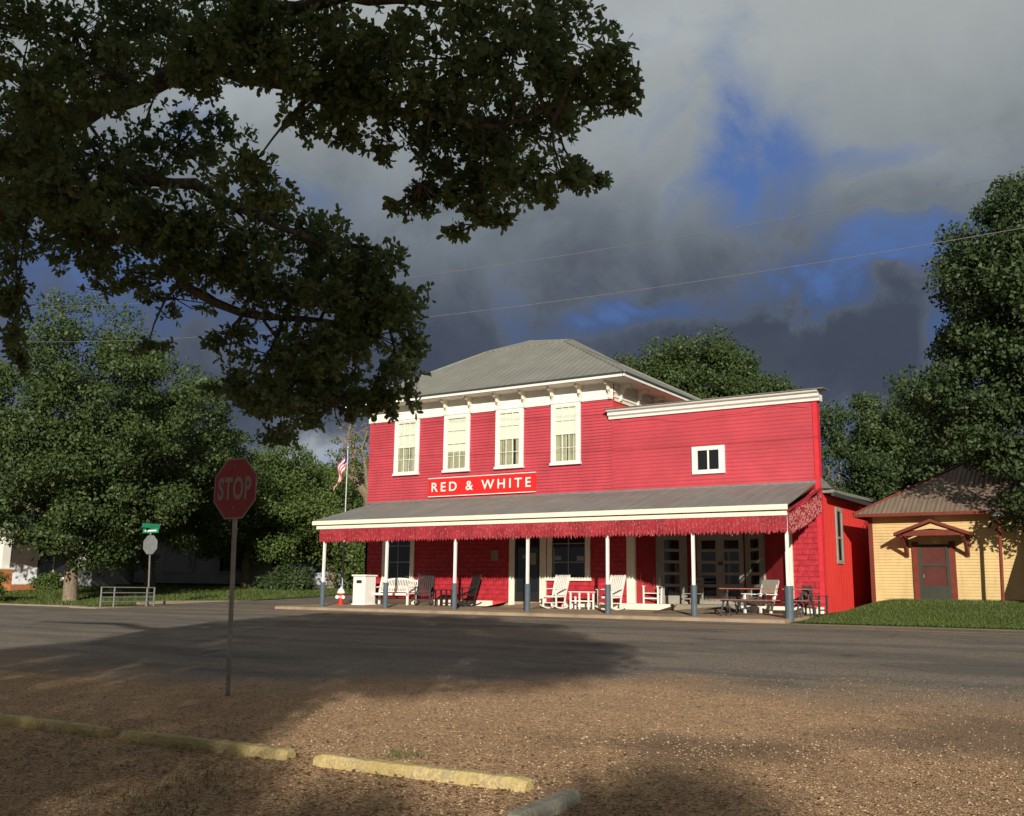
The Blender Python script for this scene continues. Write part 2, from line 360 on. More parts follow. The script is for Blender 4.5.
# pebbles spilled over the worn edge of the asphalt next to the parking strip (a band along the road)
edge_ = t.math('ADD', sp.outputs[1], t.math('ADD', t.math('MULTIPLY', t.math('SUBTRACT', t.noise(v, .28, 6, .6), .5), 7.0), t.math('MULTIPLY', t.math('SUBTRACT', a2, .5), 1.5)))
edge_ = t.math('ADD', edge_, t.ramp(sp.outputs[0], -11.5, -6.5, 3.4, 0))
c = t.mix(t.ramp(edge_, -19.6, -16.9), c, b)
t.nt.links.new(c, p.inputs['Base Color']); t.nt.links.new(t.bump(h, 1.0, .025), p.inputs['Normal']); M['asphalt'] = m
m, t, p = newmat('soil and grass', .95, .1)
a = t.noise(t.coord(), 3, 7, .7); a2 = t.noise(t.coord(), 40, 4, .7)
t.nt.links.new(t.mix(t.ramp(a, .3, .7), (.06, .085, .022), (.125, .15, .04)), p.inputs['Base Color']); t.nt.links.new(t.bump(a2, .8, .05), p.inputs['Normal']); M['lawn'] = m
M['yellowline'] = paint('road yellow', (.62, .36, .06), .8, .3, (.17, .14, .10), 5, dirt_lo=.55, dirt_amt=.6)
M['walk'] = paint('brown concrete walk', (.36, .27, .19), .9, .3, (.20, .14, .10), 1.6, spec=.1, bmp=.4)
# one terrain sheet to the horizon, finer in the middle
xs = [-900, -400, -200, -120] + [-90 + 2 * i for i in range(70)] + [60, 120, 300, 900]; ys = [-900, -300, -120] + [-60 + 2 * i for i in range(70)] + [90, 140, 300, 900]
mb = MB(); mb.v = [(x, y, gz(x, y) - .03) for y in ys for x in xs]; nx = len(xs)
mb.f = [(j * nx + i, j * nx + i + 1, (j + 1) * nx + i + 1, (j + 1) * nx + i) for j in range(len(ys) - 1) for i in range(nx - 1)]
tag(mb.build('ground', M['lawn'], smooth=True), kind='structure')
sheet('gravel_parking', -60, 40, -60, -15.5, .5, 0.0, M['gravel'], kind='structure')
sheet('road', -75, 60, -24.2, -4.45, .33, lambda X, Y: .006 - .02 * sm((-21.6 - Y) / 1.6), M['asphalt'], kind='structure', edge=lambda X, Y, a, b, c, d: (X, Y + (.5 * math.sin(X * .7) + .3 * math.sin(X * 2.3)) if c else Y))
sheet('side_street', -36.2, -28.9, -4.6, 60, .4, .004, M['asphalt'], kind='structure')
mb = MB()
for y in (-5.75,):
    for i in range(220):
        x = -60 + i * .5
        mb.add([(x, y, gz(x, y) + .011), (x + .5, y, gz(x, y) + .011), (x + .5, y + .11, gz(x, y + .11) + .011), (x, y + .11, gz(x, y + .11) + .011)], [(0, 1, 2, 3)])
tag(mb.build('yellow_road_line', M['yellowline']), kind='structure')
# gutter strip along the right verge and the raised walk under the porch
mb = MB(); mb.prism([(-28.9, -4.45), (60, -4.45), (60, -3.55), (-28.9, -3.55)], .55, .775, 'z'); tag(mb.build('gutter', M['concrete'], bevel=.01), kind='structure')
mb = MB(); mb.prism([(-3.95, .5), (-3.95, .865), (-3.85, .885), (-.0, .985), (.0, .5)], -28.6, -9.0, 'x'); tag(mb.build('sidewalk', M['walk']), kind='structure')
# lawns: verge by the yellow hut, and the corner lawn at the far left
sheet('verge_lawn', -8.75, 45, -3.55, 14, .3, .02, M['lawn'], kind='structure')
def leftlawn(X, Y): return X < -36.2 + .15 * math.sin(Y) or Y < -6
sheet('corner_lawn', -110, -36.2, -6.6, 60, .6, .03, M['lawn'], kind='structure')
mb = MB(); mb.box(-36.35, -34.7, -7.4, -4.3, .2, .74).box(-36.4, -36.2, -4.3, 40, .3, .95); tag(mb.build('kerb', M['concrete'], bevel=.02), kind='structure')
mb = MB(); mb.box(-110, -36.35, -6.95, -6.62, .2, .76); tag(mb.build('lawn_kerb', M['concrete'], bevel=.02), kind='structure')
def blades(name, n, region, h, w, mat, **kw):
    V = np.zeros((n, 3, 3), np.float32); k = 0
    while k < n:
        X, Y = region(); z = gz(X, Y) + .015; a = random.random() * 6.28; hh = h * random.uniform(.4, 1.2)
        dx, dy = math.cos(a) * w, math.sin(a) * w; lx, ly = random.uniform(-.5, .5) * hh, random.uniform(-.5, .5) * hh
        V[k] = ((X - dx, Y - dy, z), (X + dx, Y + dy, z), (X + lx, Y + ly, z + hh)); k += 1
    me = bpy.data.meshes.new(name); me.vertices.add(n * 3); me.vertices.foreach_set('co', V.ravel())
    me.loops.add(n * 3); me.loops.foreach_set('vertex_index', np.arange(n * 3, dtype=np.int32)); me.polygons.add(n)
    me.polygons.foreach_set('loop_start', np.arange(0, n * 3, 3, dtype=np.int32)); me.polygons.foreach_set('loop_total', np.full(n, 3, np.int32))
    me.materials.append(mat); me.update(calc_edges=True); o = bpy.data.objects.new(name, me); COL.objects.link(o)
    return tag(o, **kw)
U = random.uniform
blades('verge_grass', 50000, lambda: (U(-8.75, 2), -3.62 + 6.2 * random.random() ** 1.1), .065, .012, M['grassblade'], kind='stuff', label='green grass growing on the bank before the yellow hut', cat='grass')
blades('corner_grass', 30000, lambda: (-36.3 - 30 * random.random(), U(-6.6, 12)), .13, .02, M['grassblade'], kind='stuff', label='shaded grass on the far left street corner', cat='grass')
def tuft_region():
    c = random.choice([(150, 797, .30), (120, 790, .28), (185, 785, .25), (405, 760, .10), (205, 775, .2), (165, 810, .25)])
    d = (at(c[0], c[1], 1) - CAM); tt = 0
    P0 = CAM + d * ((CAM.z - .18) / -d.z)
    return P0.x + random.gauss(0, c[2]), P0.y + random.gauss(0, c[2] * .8)
blades('weed_tufts', 260, tuft_region, .075, .004, M['grassblade'], kind='stuff', label='sparse weeds sprouting in the gravel by the wheel stops', cat='weeds')
# loose pebbles and dead leaves on the near gravel
def scatter(name, n, gen, mat, **kw):
    mb = MB()
    for _ in range(n):
        gen(mb)
    return tag(mb.build(name, mat), **kw)
def rnd_ground():
    while True:
        dd = 5.2 + 9 * random.random() ** 1.6; px = U(-30, 1054); a = at(px, 408, 1) - CAM; a.z = 0; a.normalize()
        X, Y = CAM.x + a.x * dd * 1.08, CAM.y + a.y * dd * 1.08
        return X, Y
def pebble(mb):
    X, Y = rnd_ground(); s = U(.006, .016); z = gz(X, Y) + s * .2; a = U(0, 6)
    c, d = math.cos(a) * s, math.sin(a) * s
    mb.add([(X + c, Y + d, z), (X - d * .8, Y + c * .8, z), (X - c, Y - d, z + .002), (X + d * .7, Y - c * .7, z), (X, Y, z + s * U(.5, .9))], [(0, 1, 4), (1, 2, 4), (2, 3, 4), (3, 0, 4)])
m, t, p = newmat('pebbles', .8, .2); ge = t.N.new('ShaderNodeNewGeometry')
cc = t.N.new('ShaderNodeValToRGB'); t.nt.links.new(ge.outputs['Random Per Island'], cc.inputs[0]); e = cc.color_ramp.elements
e[0].color = (.17, .10, .06, 1); e[1].color = (.52, .40, .27, 1); x = e.new(.5); x.color = (.42, .27, .16, 1); t.nt.links.new(cc.outputs[0], p.inputs['Base Color']); M['peb'] = m
scatter('loose_pebbles', 16000, pebble, M['peb'], kind='stuff', label='loose brown pebbles scattered over the near gravel', cat='pebbles')
def dead(mb):
    X, Y = rnd_ground()
    if random.random() < .6: Y = random.gauss(-25.6, .7); X = U(-9.5, -2.5)
    z = gz(X, Y) + .012; a = U(0, 6); s = U(.018, .035); c, d = math.cos(a) * s, math.sin(a) * s
    mb.add([(X + c, Y + d, z + U(0, .015)), (X - d * .5, Y + c * .5, z), (X - c, Y - d, z + U(0, .015)), (X + d * .5, Y - c * .5, z + .006)], [(0, 1, 2), (0, 2, 3)])
m, t, p = newmat('dead leaves', .8, .2); ge = t.N.new('ShaderNodeNewGeometry')
t.nt.links.new(t.mix(ge.outputs['Random Per Island'], (.10, .055, .025), (.34, .22, .11)), p.inputs['Base Color']); M['dead'] = m
scatter('dead_leaves', 2600, dead, M['dead'], kind='stuff', label='dry fallen oak leaves lying round the wheel stops', cat='leaves')
# wheel stops
M['stopc'] = paint('yellowed concrete', (.56, .44, .19), .9, .35, (.30, .25, .17), 4.5, spec=.1, bmp=.9, dirt_lo=.48, dirt_amt=.8)
M['stopg'] = paint('bare concrete', (.34, .32, .26), .9, .3, (.16, .15, .12), 3.5, spec=.1, bmp=.7)
def wheelstop(x0, y0, x1, y1, mat, label):
    z = gz((x0 + x1) / 2, (y0 + y1) / 2); L = math.hypot(x1 - x0, y1 - y0); mb = MB()
    n = 26; rng_ = random.Random(int(x0 * 100)); sec = [(-.078, -.02), (-.072, .05), (-.042, .09), (.042, .09), (.072, .05), (.078, -.02)]
    vs = []
    for i in range(n + 1):
        k = .86 if i in (0, n) else 1
        for u, v_ in sec: vs.append((-L / 2 + L * i / n, u * k + rng_.uniform(-.007, .007), (v_ * k if v_ > 0 else v_) + rng_.uniform(-.010, .004)))
    fs = [(i * 6 + k, i * 6 + k + 1, (i + 1) * 6 + k + 1, (i + 1) * 6 + k) for i in range(n) for k in range(5)] + [tuple(range(6)), tuple(n * 6 + k for k in range(5, -1, -1))]
    mb.add(vs, fs); o = mb.build('wheel_stop', mat, bevel=.008)
    o.location = ((x0 + x1) / 2, (y0 + y1) / 2, z); o.rotation_euler.z = math.atan2(y1 - y0, x1 - x0)
    tag(o, label, 'wheel stop', 'concrete wheel stops along the gravel edge')
wheelstop(-10.6, -25.22, -8.62, -25.16, M['stopc'], 'mossy shaded concrete wheel stop cut off at the left picture edge')
wheelstop(-8.32, -25.2, -6.33, -25.03, M['stopc'], 'yellow half sunlit concrete wheel stop, middle one nearest the stop sign')
wheelstop(-5.98, -25.08, -4.0, -24.98, M['stopc'], 'yellow sunlit concrete wheel stop, right one of the yellow row')
wheelstop(-3.52, -25.95, -3.60, -25.05, M['stopg'], 'bare grey broken wheel stop end, shaded, at the bottom picture edge')

# ------------------------------------------------------------------ the red store
XL, XC, XR = -27.64, -16.28, -9.02; ZB, ZP, ZE = .90, 1.18, 9.05
M['doorw'] = paint('greyed door paint', (.30, .29, .25), .6, .15, (.3, .28, .22), 5)
M['greyslab'] = paint('weathered grey slab', (.30, .28, .23), .8, .2)
store = thing('red_store', 'old two storey red clapboard store with long covered porch and white trim', 'building', (-18.3, 0, .9))
def part(mb, name, mat, parent=store, **k): return mb.build(name, mat, parent, **k)
def clap(mb, x0, x1, z0, z1, y, pitch, prot, holes=()):
    z = z0; rg = random.Random(int(x0 * 10) + 3)
    while z < z1 - .01:
        zt = min(z + pitch, z1); xs_ = [x0]
        x = x0 + rg.uniform(1.5, 4)
        while x < x1 - .5: xs_.append(x); x += rg.uniform(2.5, 4.5)
        xs_.append(x1)
        for a, b in zip(xs_, xs_[1:]):
            j = rg.uniform(-.003, .004); e = .002
            mb.add([(a, y - prot + j, z), (b - e, y - prot + j, z), (b - e, y - .004, zt), (a, y - .004, zt), (a, y, z), (b - e, y, z)], [(0, 1, 2, 3), (0, 4, 5, 1)])
        z = zt
    return mb
# main block
w = MB(); w.box(XL, XC, .001, 12.6, .3, 8.9); part(w, 'wall', M['redside'])
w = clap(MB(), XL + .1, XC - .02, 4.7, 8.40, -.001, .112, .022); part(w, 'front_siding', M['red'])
w = MB(); w.box(XL, XL + .1, -.03, .05, .9, 8.40); part(w, 'corner_board', M['red'])
w = MB(); w.box(XC - .02, XC + .06, -.035, .05, 5.0, 8.9); part(w, 'corner_board', M['red'])
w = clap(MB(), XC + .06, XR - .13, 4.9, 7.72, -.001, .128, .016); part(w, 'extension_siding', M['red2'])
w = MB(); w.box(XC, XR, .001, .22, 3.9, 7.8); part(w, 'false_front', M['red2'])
w = MB(); w.box(XR - .13, XR + .015, -.04, .24, .86, 7.72); part(w, 'corner_board', M['redtrim'])
w = MB()
for i in range(24):       # loose sagging top strip
    x0 = XC + .3 + i * .28; f = lambda x: 7.42 + .09 * math.sin(x * 1.15 + 1) + .04 * math.sin(x * 2.9)
    w.add([(x0, -.028, 7.66), (x0 + .28, -.028, 7.66), (x0 + .28, -.030, f(x0 + .28)), (x0, -.030, f(x0)), (x0, -.015, f(x0)), (x0 + .28, -.015, f(x0 + .28))], [(0, 1, 2, 3), (3, 2, 5, 4)])
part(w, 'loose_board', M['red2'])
# lower front wall
w = MB(); w.box(XL, -20.54, -.03, .0, ZP, 4.1).box(-18.98, -15.68, -.03, .0, ZP, 4.1); part(w, 'lower_wall', M['brick'])
w = MB(); w.box(-9.95, XR - .13, -.03, .2, ZP, 4.98); part(w, 'brick_panel', M['brick'])
for a_, b_, y_ in ((XL, -21.3, -.031), (-18.3, -14.1, -.031), (-11.75, XR - .02, .02)): part(MB().box(a_, b_, -.07, y_, .88, ZP), 'plinth', M['cream'])
# side wing wall (faces the hut)
w = MB(); w.box(XR - .16, XR, .24, 14, .5, 4.66); part(w, 'side_wall', M['redside'])
w = MB()
for i in range(46): w.box(XR, XR + .008, .3 + i * .3, .305 + i * .3, .9, 4.6)
part(w, 'board_seams', M['redtrim'])
w = MB(); w.prism([(.22, 4.70), (14, 4.95), (14, 5.03), (.22, 4.80)], -16.2, XR + .35, 'x'); part(w, 'wing_roof', M['roofy'])
w = MB(); w.box(XR + .27, XR + .37, .24, 13.9, 4.60, 4.72); part(w, 'wing_gutter', M['darkmetal'])
w = MB(); w.add([(XR + .02, -.02, 5.15), (XR + .32, .1, 4.83), (XR + .02, .1, 4.83), (XR + .02, .24, 5.15), (XR + .32, .24, 4.83)], [(0, 1, 2), (0, 1, 4, 3)]); part(w, 'flashing', M['galv'])
win = part(MB().box(XR + .012, XR + .018, 1.62, 2.12, 2.66, 4.22), 'side_window', M['glass'])
w = MB(); w.box(XR, XR + .05, 1.5, 1.62, 2.54, 4.35).box(XR, XR + .05, 2.12, 2.24, 2.54, 4.35).box(XR, XR + .05, 1.62, 2.12, 4.23, 4.35).box(XR, XR + .05, 1.62, 2.12, 2.54, 2.66).box(XR, XR + .035, 1.62, 2.12, 3.35, 3.41); w.build('frame', M['doorw'], win)
# parapet cornice
w = MB(); prof = [(0, 7.60), (-.10, 7.60), (-.12, 7.68), (-.20, 7.73), (-.20, 7.82), (-.30, 7.86), (-.34, 7.92), (.24, 7.96), (.24, 7.60)]
w.prism(prof, XC - .10, XR + .12, 'x'); part(w, 'parapet_cornice', M['white'])
w = MB(); w.prism([(-.38, 7.925), (-.38, 7.95), (.3, 7.99), (.3, 7.965)], XC - .16, XR + .34, 'x'); part(w, 'parapet_cap', M['galv'])
# frieze, soffit, gutter, brackets
w = MB(); w.box(XL - .05, XC + .05, -.06, .0, 8.36, 9.0); part(w, 'frieze', M['white'])
w = MB(); w.box(XC, XC + .05, .0, 12.6, 8.30, 9.0); part(w, 'side_frieze', M['cream'])
w = MB()
for z in (8.42, 8.6, 8.78): w.box(XC + .05, XC + .085, .0, 12.6, z, z + .05)
part(w, 'side_moulding', M['white'])
EX0, EX1, EY0, EY1 = -28.45, -15.48, -.70, 13.3
w = MB(); w.box(EX0, EX1, EY0, .0, 8.96, 9.0).box(XC, EX1, .0, EY1, 8.96, 9.0).box(EX0, XL, .0, EY1, 8.96, 9.0); part(w, 'soffit', M['cream'])
w = MB(); w.box(EX0, EX1 + .02, EY0 - .07, EY0, 8.97, 9.07).box(EX1, EX1 + .07, EY0 - .07, EY1, 8.97, 9.07); part(w, 'gutter', M['white'])
w = MB(); w.box(EX0 - .02, EX1 + .09, EY0 - .12, EY0 - .0, 9.075, 9.13).box(EX1, EX1 + .12, EY0, EY1, 9.075, 9.13); part(w, 'roof_edge', M['darkmetal'])
bprof = [(-.06, 8.96), (-.50, 8.96), (-.52, 8.90), (-.46, 8.84), (-.34, 8.83), (-.27, 8.76), (-.25, 8.66), (-.17, 8.60), (-.13, 8.50), (-.15, 8.42), (-.11, 8.35), (-.06, 8.35)]
for bx in (-27.35, -26.35, -24.94, -23.6, -22.42, -21.12, -19.94, -18.68, -17.52, -16.33):
    w = MB(); w.prism(bprof, bx - .045, bx + .045, 'x'); part(w, 'bracket', M['cream'])
for by in (.5, 1.9, 3.3, 4.7, 6.1):
    w = MB(); w.prism([(XC - 0.0 - (u), v) for u, v in [(a - .0, b) for a, b in bprof]], by - .055, by + .055, 'y'); part(w, 'bracket', M['cream'])
# roof: steep lower hips, a flatter cap and a short ridge
A = [(EX0 - .02, EY0 - .1, 9.13), (EX1 + .1, EY0 - .1, 9.13), (EX1 + .1, EY1, 9.13), (EX0 - .02, EY1, 9.13)]
Bq = [(-24.45, 3.8, 11.83), (-20.45, 3.8, 11.83), (-20.45, 8.8, 11.83), (-24.45, 8.8, 11.83)]
Rg = [(-23.75, 6.3, 12.78), (-21.6, 6.3, 12.58)]
def roofmesh(name, V, Fs, mats, idx):
    me = bpy.data.meshes.new(name); off = store.location; me.from_pydata([(a - off.x, b - off.y, c - off.z) for a, b, c in V], [], Fs)
    for m_ in mats: me.materials.append(m_)
    for pl, k in zip(me.polygons, idx): pl.material_index = k
    o = bpy.data.objects.new(name, me); COL.objects.link(o); o.parent = store; return o
roofmesh('roof', A + Bq, [(0, 1, 5, 4), (1, 2, 6, 5), (2, 3, 7, 6), (3, 0, 4, 7)], [M['roofx'], M['roofy']], [0, 1, 0, 1])
roofmesh('roof_cap', [(x, y, z + .03) for x, y, z in Bq + Rg], [(0, 1, 5, 4), (1, 2, 5), (2, 3, 4, 5), (3, 0, 4)], [M['roofx'], M['roofy']], [0, 1, 0, 1])
w = MB()
for a, b in zip(A, Bq): w.tube([a, (b[0], b[1], b[2] + .01)], .045, 6)
for i in range(4): w.tube([(Bq[i][0], Bq[i][1], Bq[i][2] + .02), (Bq[(i + 1) % 4][0], Bq[(i + 1) % 4][1], Bq[(i + 1) % 4][2] + .02)], .035, 6)
for i, k in ((0, 0), (1, 1), (2, 1), (3, 0)): w.tube([(Bq[i][0], Bq[i][1], Bq[i][2] + .03), (Rg[k][0], Rg[k][1], Rg[k][2] + .03)], .03, 6)
w.tube([Rg[0], Rg[1]], .05, 6); part(w, 'hip_caps', M['roofx'])
# upper windows
def upper_window(x0, x1, variant):
    z0, z1 = 6.10, 8.36; c = .14; o = part(MB().box(x0 + c, x1 - c, -.062, -.058, z0 + .13, z1 - .1), 'window', M['clear'])
    w = MB(); w.box(x0, x0 + c, -.10, -.02, z0, z1).box(x1 - c, x1, -.10, -.02, z0, z1).box(x0 + c, x1 - c, -.10, -.02, z1 - .10, z1).box(x0 - .03, x1 + .03, -.14, -.02, z0 - .02, z0 + .07).box(x0 - .04, x1 + .04, -.13, -.02, z1 + .002, z1 + .05)
    w.build('casing', M['white'], o, bevel=.006)
    a, b = x0 + c, x1 - c; mid = z0 + 1.13; s = .055; w = MB()
    for zz0, zz1, y in ((z0 + .07, mid + .03, -.078), (mid - .03, z1 - .10, -.088)):
        w.box(a, a + s, y, y + .02, zz0, zz1).box(b - s, b, y, y + .02, zz0, zz1).box(a + s, b - s, y, y + .02, zz0, zz0 + .06).box(a + s, b - s, y, y + .02, zz1 - .05, zz1)
        if variant != 1 or zz0 < mid - .1:
            for k in (1, 2): xm = a + s + (b - a - 2 * s) * k / 3; w.box(xm - .012, xm + .012, y + .003, y + .018, zz0 + .06, zz1 - .05)
            zm = (zz0 + zz1) / 2; w.box(a + s, b - s, y + .004, y + .016, zm - .011, zm + .011)
        else:
            zm = (zz0 + zz1) / 2; w.box(a + s, b - s, y + .004, y + .016, zm - .011, zm + .011)
    w.build('sash', M['cream'], o)
    zb = {0: mid, 1: mid - .35, 2: mid - .05, 3: mid + .02}[variant]
    MB().box(a + .01, b - .01, -.034, -.030, zb, z1 - .17).build('blind', M['blind'], o)
    w = MB(); n = 40
    gap = {0: .62, 1: 9, 2: .72, 3: .60}[variant]
    for i in range(n):
        u0, u1 = i / n, (i + 1) / n
        if abs((u0 + u1) / 2 - gap) < .045: continue
        f = lambda u: -.036 + .007 * math.sin(u * 60)
        w.add([(a + (b - a) * u0, f(u0), z0 + .1), (a + (b - a) * u1, f(u1), z0 + .1), (a + (b - a) * u1, f(u1), zb + .02), (a + (b - a) * u0, f(u0), zb + .02)], [(0, 1, 2, 3)])
    w.build('curtain', M['curtain'], o)
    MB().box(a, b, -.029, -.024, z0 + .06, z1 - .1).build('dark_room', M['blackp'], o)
for i, (x0, x1) in enumerate(((-26.24, -24.98), (-23.72, -22.48), (-21.25, -20.0), (-18.78, -17.55))): upper_window(x0, x1, i)
# small window in the extension
x0, x1, z0, z1 = -13.25, -12.10, 5.47, 6.40
o = part(MB().box(x0 + .2, x1 - .2, -.05, -.045, z0 + .14, z1 - .14), 'small_window', M['glass'])
w = MB(); w.box(x0, x0 + .2, -.09, -.0, z0, z1).box(x1 - .2, x1, -.09, -.0, z0, z1).box(x0 + .2, x1 - .2, -.09, 0, z1 - .14, z1).box(x0 + .2, x1 - .2, -.09, 0, z0, z0 + .14)
w.box((x0 + x1) / 2 - .03, (x0 + x1) / 2 + .03, -.075, -.05, z0 + .14, z1 - .14); w.build('casing', M['white'], o, bevel=.006)
# porch roof, fascia, beams
PY, PX0, PX1 = -3.45, -27.33, -8.96
w = MB(); w.prism([(PY, 4.03), (PY, 4.075), (-.0, 5.02), (-.0, 4.97)], PX0, PX1, 'x')
w.v = [(x if not (x > PX1 - .01 and y > -.1) else XR - .15, y, z) for x, y, z in w.v]
part(w, 'porch_roof', M['porchroof'])
w = MB()
for i in range(17):
    x = PX0 + .6 + i * 1.08; w.bar((x, PY + .01, 4.077), (x, -.02, 5.022), .02, .008)
part(w, 'roof_seams', M['porchroof'])
w = MB(); w.box(PX0 - .35, XR - .1, -.06, -.0, 4.99, 5.06); part(w, 'wall_flashing', M['galv'])
w = MB(); w.box(PX0, PX1, PY - .03, PY, 3.92, 4.07); part(w, 'fascia', M['cream'])
w = MB(); w.box(PX0 + .2, PX1 - .04, PY + .005, PY + .16, 3.76, 3.88); part(w, 'beam', M['cream'])
w = MB()
for i in range(19): x = PX0 + .5 + i * .98; w.bar((x, PY + .05, 3.98), (x, -.02, 4.93), .045, .1)
part(w, 'rafters', M['brown'])
w = MB(); w.prism([(PY + .17, 3.93), (PY + .17, 3.95), (-.031, 3.97), (-.031, 3.95)], PX0 + .2, XR - .15, 'x'); part(w, 'porch_ceiling', M['brown'])
# lace valance: hanging pointed strips with pale bulbs
w = MB(); w2 = MB(); rg = random.Random(8); yv = -3.42
x = -26.98
while x < -9.03:
    wd = .112; L = .52 + rg.uniform(-.015, .02); t_ = rg.uniform(-.004, .004); y = yv + rg.uniform(-.01, .01)
    w.add([(x, y, 3.765), (x + wd, y + .004, 3.765), (x + wd * .96 + t_, y, 3.765 - L + .09), (x + wd / 2 + t_, y, 3.765 - L), (x + .004 + t_, y, 3.765 - L + .09),
           (x, y + .02, 3.765), (x + wd, y + .024, 3.765), (x + wd * .96 + t_, y + .02, 3.765 - L + .09), (x + wd / 2 + t_, y + .02, 3.765 - L), (x + .004 + t_, y + .02, 3.765 - L + .09)],
          [(0, 1, 2, 3, 4), (9, 8, 7, 6, 5), (1, 6, 7, 2), (2, 7, 8, 3), (3, 8, 9, 4), (4, 9, 5, 0)])
    for _ in range(2 if x < -20 else 4):
        bx, bz = x + rg.uniform(0, wd), 3.74 - rg.uniform(0, L * .95); h = rg.uniform(.01, .04)
        w2.box(bx - .006, bx + .006, y - .018, y - .006, bz - h, bz + h)
    x += wd + .004
part(w, 'valance', M['valance']); tag(part(w2, 'valance_bulbs', M['tinsel']), kind='stuff')
w = MB(); w2 = MB(); y = yv + .05
while y < -.12:
    k = (y - yv) / 3.3; zt = 3.80 + .88 * k; L = .56 + .28 * (1 - abs(2 * k - 1)) * .5 + rg.uniform(-.03, .05); xx = -8.99
    w.add([(xx, y, zt), (xx, y + .095, zt + .02), (xx, y + .09, zt - L + .09), (xx, y + .045, zt - L), (xx, y, zt - L + .09), (xx + .02, y, zt), (xx + .02, y + .095, zt + .02), (xx + .02, y + .09, zt - L + .09), (xx + .02, y + .045, zt - L), (xx + .02, y, zt - L + .09)],
          [(0, 1, 2, 3, 4), (9, 8, 7, 6, 5), (1, 6, 7, 2), (2, 7, 8, 3), (3, 8, 9, 4), (4, 9, 5, 0)])
    for _ in range(10):
        by, bz = y + rg.uniform(0, .09), zt - .02 - rg.uniform(0, L * .9); w2.box(xx + .02, xx + .035, by - .007, by + .007, bz - .03, bz + .02)
    y += .099
part(w, 'end_valance', M['valance']); tag(part(w2, 'end_valance_bulbs', M['tinsel']), kind='stuff')
w = MB(); w.bar((-8.985, yv, 3.88), (-8.985, -.02, 4.82), .05, .06); part(w, 'rake_board', M['valance'])
# posts
for i, px_ in enumerate((-26.79, -23.72, -20.66, -17.71, -14.76, -11.90, -9.06)):
    o = part(MB().box(px_ - .043, px_ + .043, -3.35, -3.264, 1.75, 3.78), 'porch_post', M['white'], bevel=.006)
    r = .092 if i < 6 else .125
    w = MB(); w.tube([(px_, -3.31, .80), (px_, -3.31, 1.76)], r, 14); w.tube([(px_, -3.31, 1.76), (px_, -3.31, 1.79)], r * 1.06, 14); w.build('sleeve', M['grey'], o)
# pilasters
w = MB(); w.box(-15.72, -15.42, -.10, .03, ZP, 4.1); part(w, 'pilaster', M['cream'])
w = MB(); w.box(-10.17, -9.95, -.10, .03, ZP, 4.3); part(w, 'pilaster', M['cream'])
# lower windows
def frame_window(x0, x1, z0, z1, c, rows, name='shop_window', extra=()):
    o = part(MB().box(x0 + c, x1 - c, -.045, -.04, z0 + .1, z1 - c), name, M['glass'])
    w = MB(); w.box(x0, x0 + c, -.09, -.03, z0, z1).box(x1 - c, x1, -.09, -.03, z0, z1).box(x0 + c, x1 - c, -.09, -.03, z1 - c, z1).box(x0 - .04, x1 + .04, -.13, -.03, z0 - .02, z0 + .1); w.build('casing', M['cream'], o, bevel=.006)
    w = MB(); xm = (x0 + x1) / 2; w.box(xm - .022, xm + .022, -.065, -.046, z0 + .1, z1 - c)
    for z in rows: w.box(x0 + c, x1 - c, -.063, -.047, z - .018, z + .018)
    w.build('muntins', M['galv'], o)
    return o
frame_window(-26.70, -25.06, 1.60, 3.95, .2, (2.62, 3.26))
sw = frame_window(-18.92, -17.16, 1.95, 3.95, .2, (2.58, 3.24))
MB().box(-18.62, -18.35, -.052, -.046, 2.66, 2.80).build('window_paper', M['greyslab'], sw); MB().box(-17.7, -17.4, -.052, -.046, 2.63, 2.80).build('window_paper', M['greyslab'], sw)
# single entry door with casings
o = part(MB().box(-20.32, -19.23, -.034, -.03, ZP, 3.9), 'shop_door', M['glass'])
w = MB(); w.box(-20.56, -20.32, -.09, -.03, ZP - .2, 4.0).box(-19.23, -18.97, -.09, -.03, ZP - .2, 4.0); w.build('casing', M['cream'], o)
w = MB()
for a in (-20.32, -19.775): w.box(a, a + .09, -.06, -.035, ZP, 3.9).box(a + .455, a + .545, -.06, -.035, ZP, 3.9).box(a + .09, a + .455, -.06, -.035, ZP, ZP + .35)
w.build('door_stile', M['blackp'], o)
MB().box(-19.98, -19.84, -.075, -.068, 2.72, 2.86).build('door_paper', M['greyslab'], o); MB().box(-19.66, -19.42, -.045, -.038, 2.5, 2.92).build('door_paper', M['greyslab'], o)
w = MB(); w.box(-19.83, -19.80, -.10, -.06, 2.0, 2.3); w.build('handle', M['galv'], o)
tag(MB().box(-21.40, -21.08, -.052, -.034, 2.66, 3.04).build('wall_notice', M['concrete']), 'small pale paper notice on the dark porch wall left of the entry door', 'notice')
# ramps
w = MB(); w.add([(-21.3, -.08, .985), (-18.3, -.08, .985), (-18.97, -.03, ZP), (-20.56, -.03, ZP), (-20.8, -1.5, .955), (-18.7, -1.5, .955)], [(4, 5, 1, 2, 3, 0), (0, 3, 4), (5, 2, 1)]); part(w, 'door_ramp', M['walk'])
w = MB(); w.add([(-14.1, .0, .985), (-11.75, .0, .985), (-12.1, .1, ZP), (-13.9, .1, ZP), (-13.9, -2.0, .945), (-12.0, -2.0, .945)], [(4, 5, 1, 2, 3, 0), (0, 3, 4), (5, 2, 1)]); part(w, 'entry_ramp', M['concrete'])
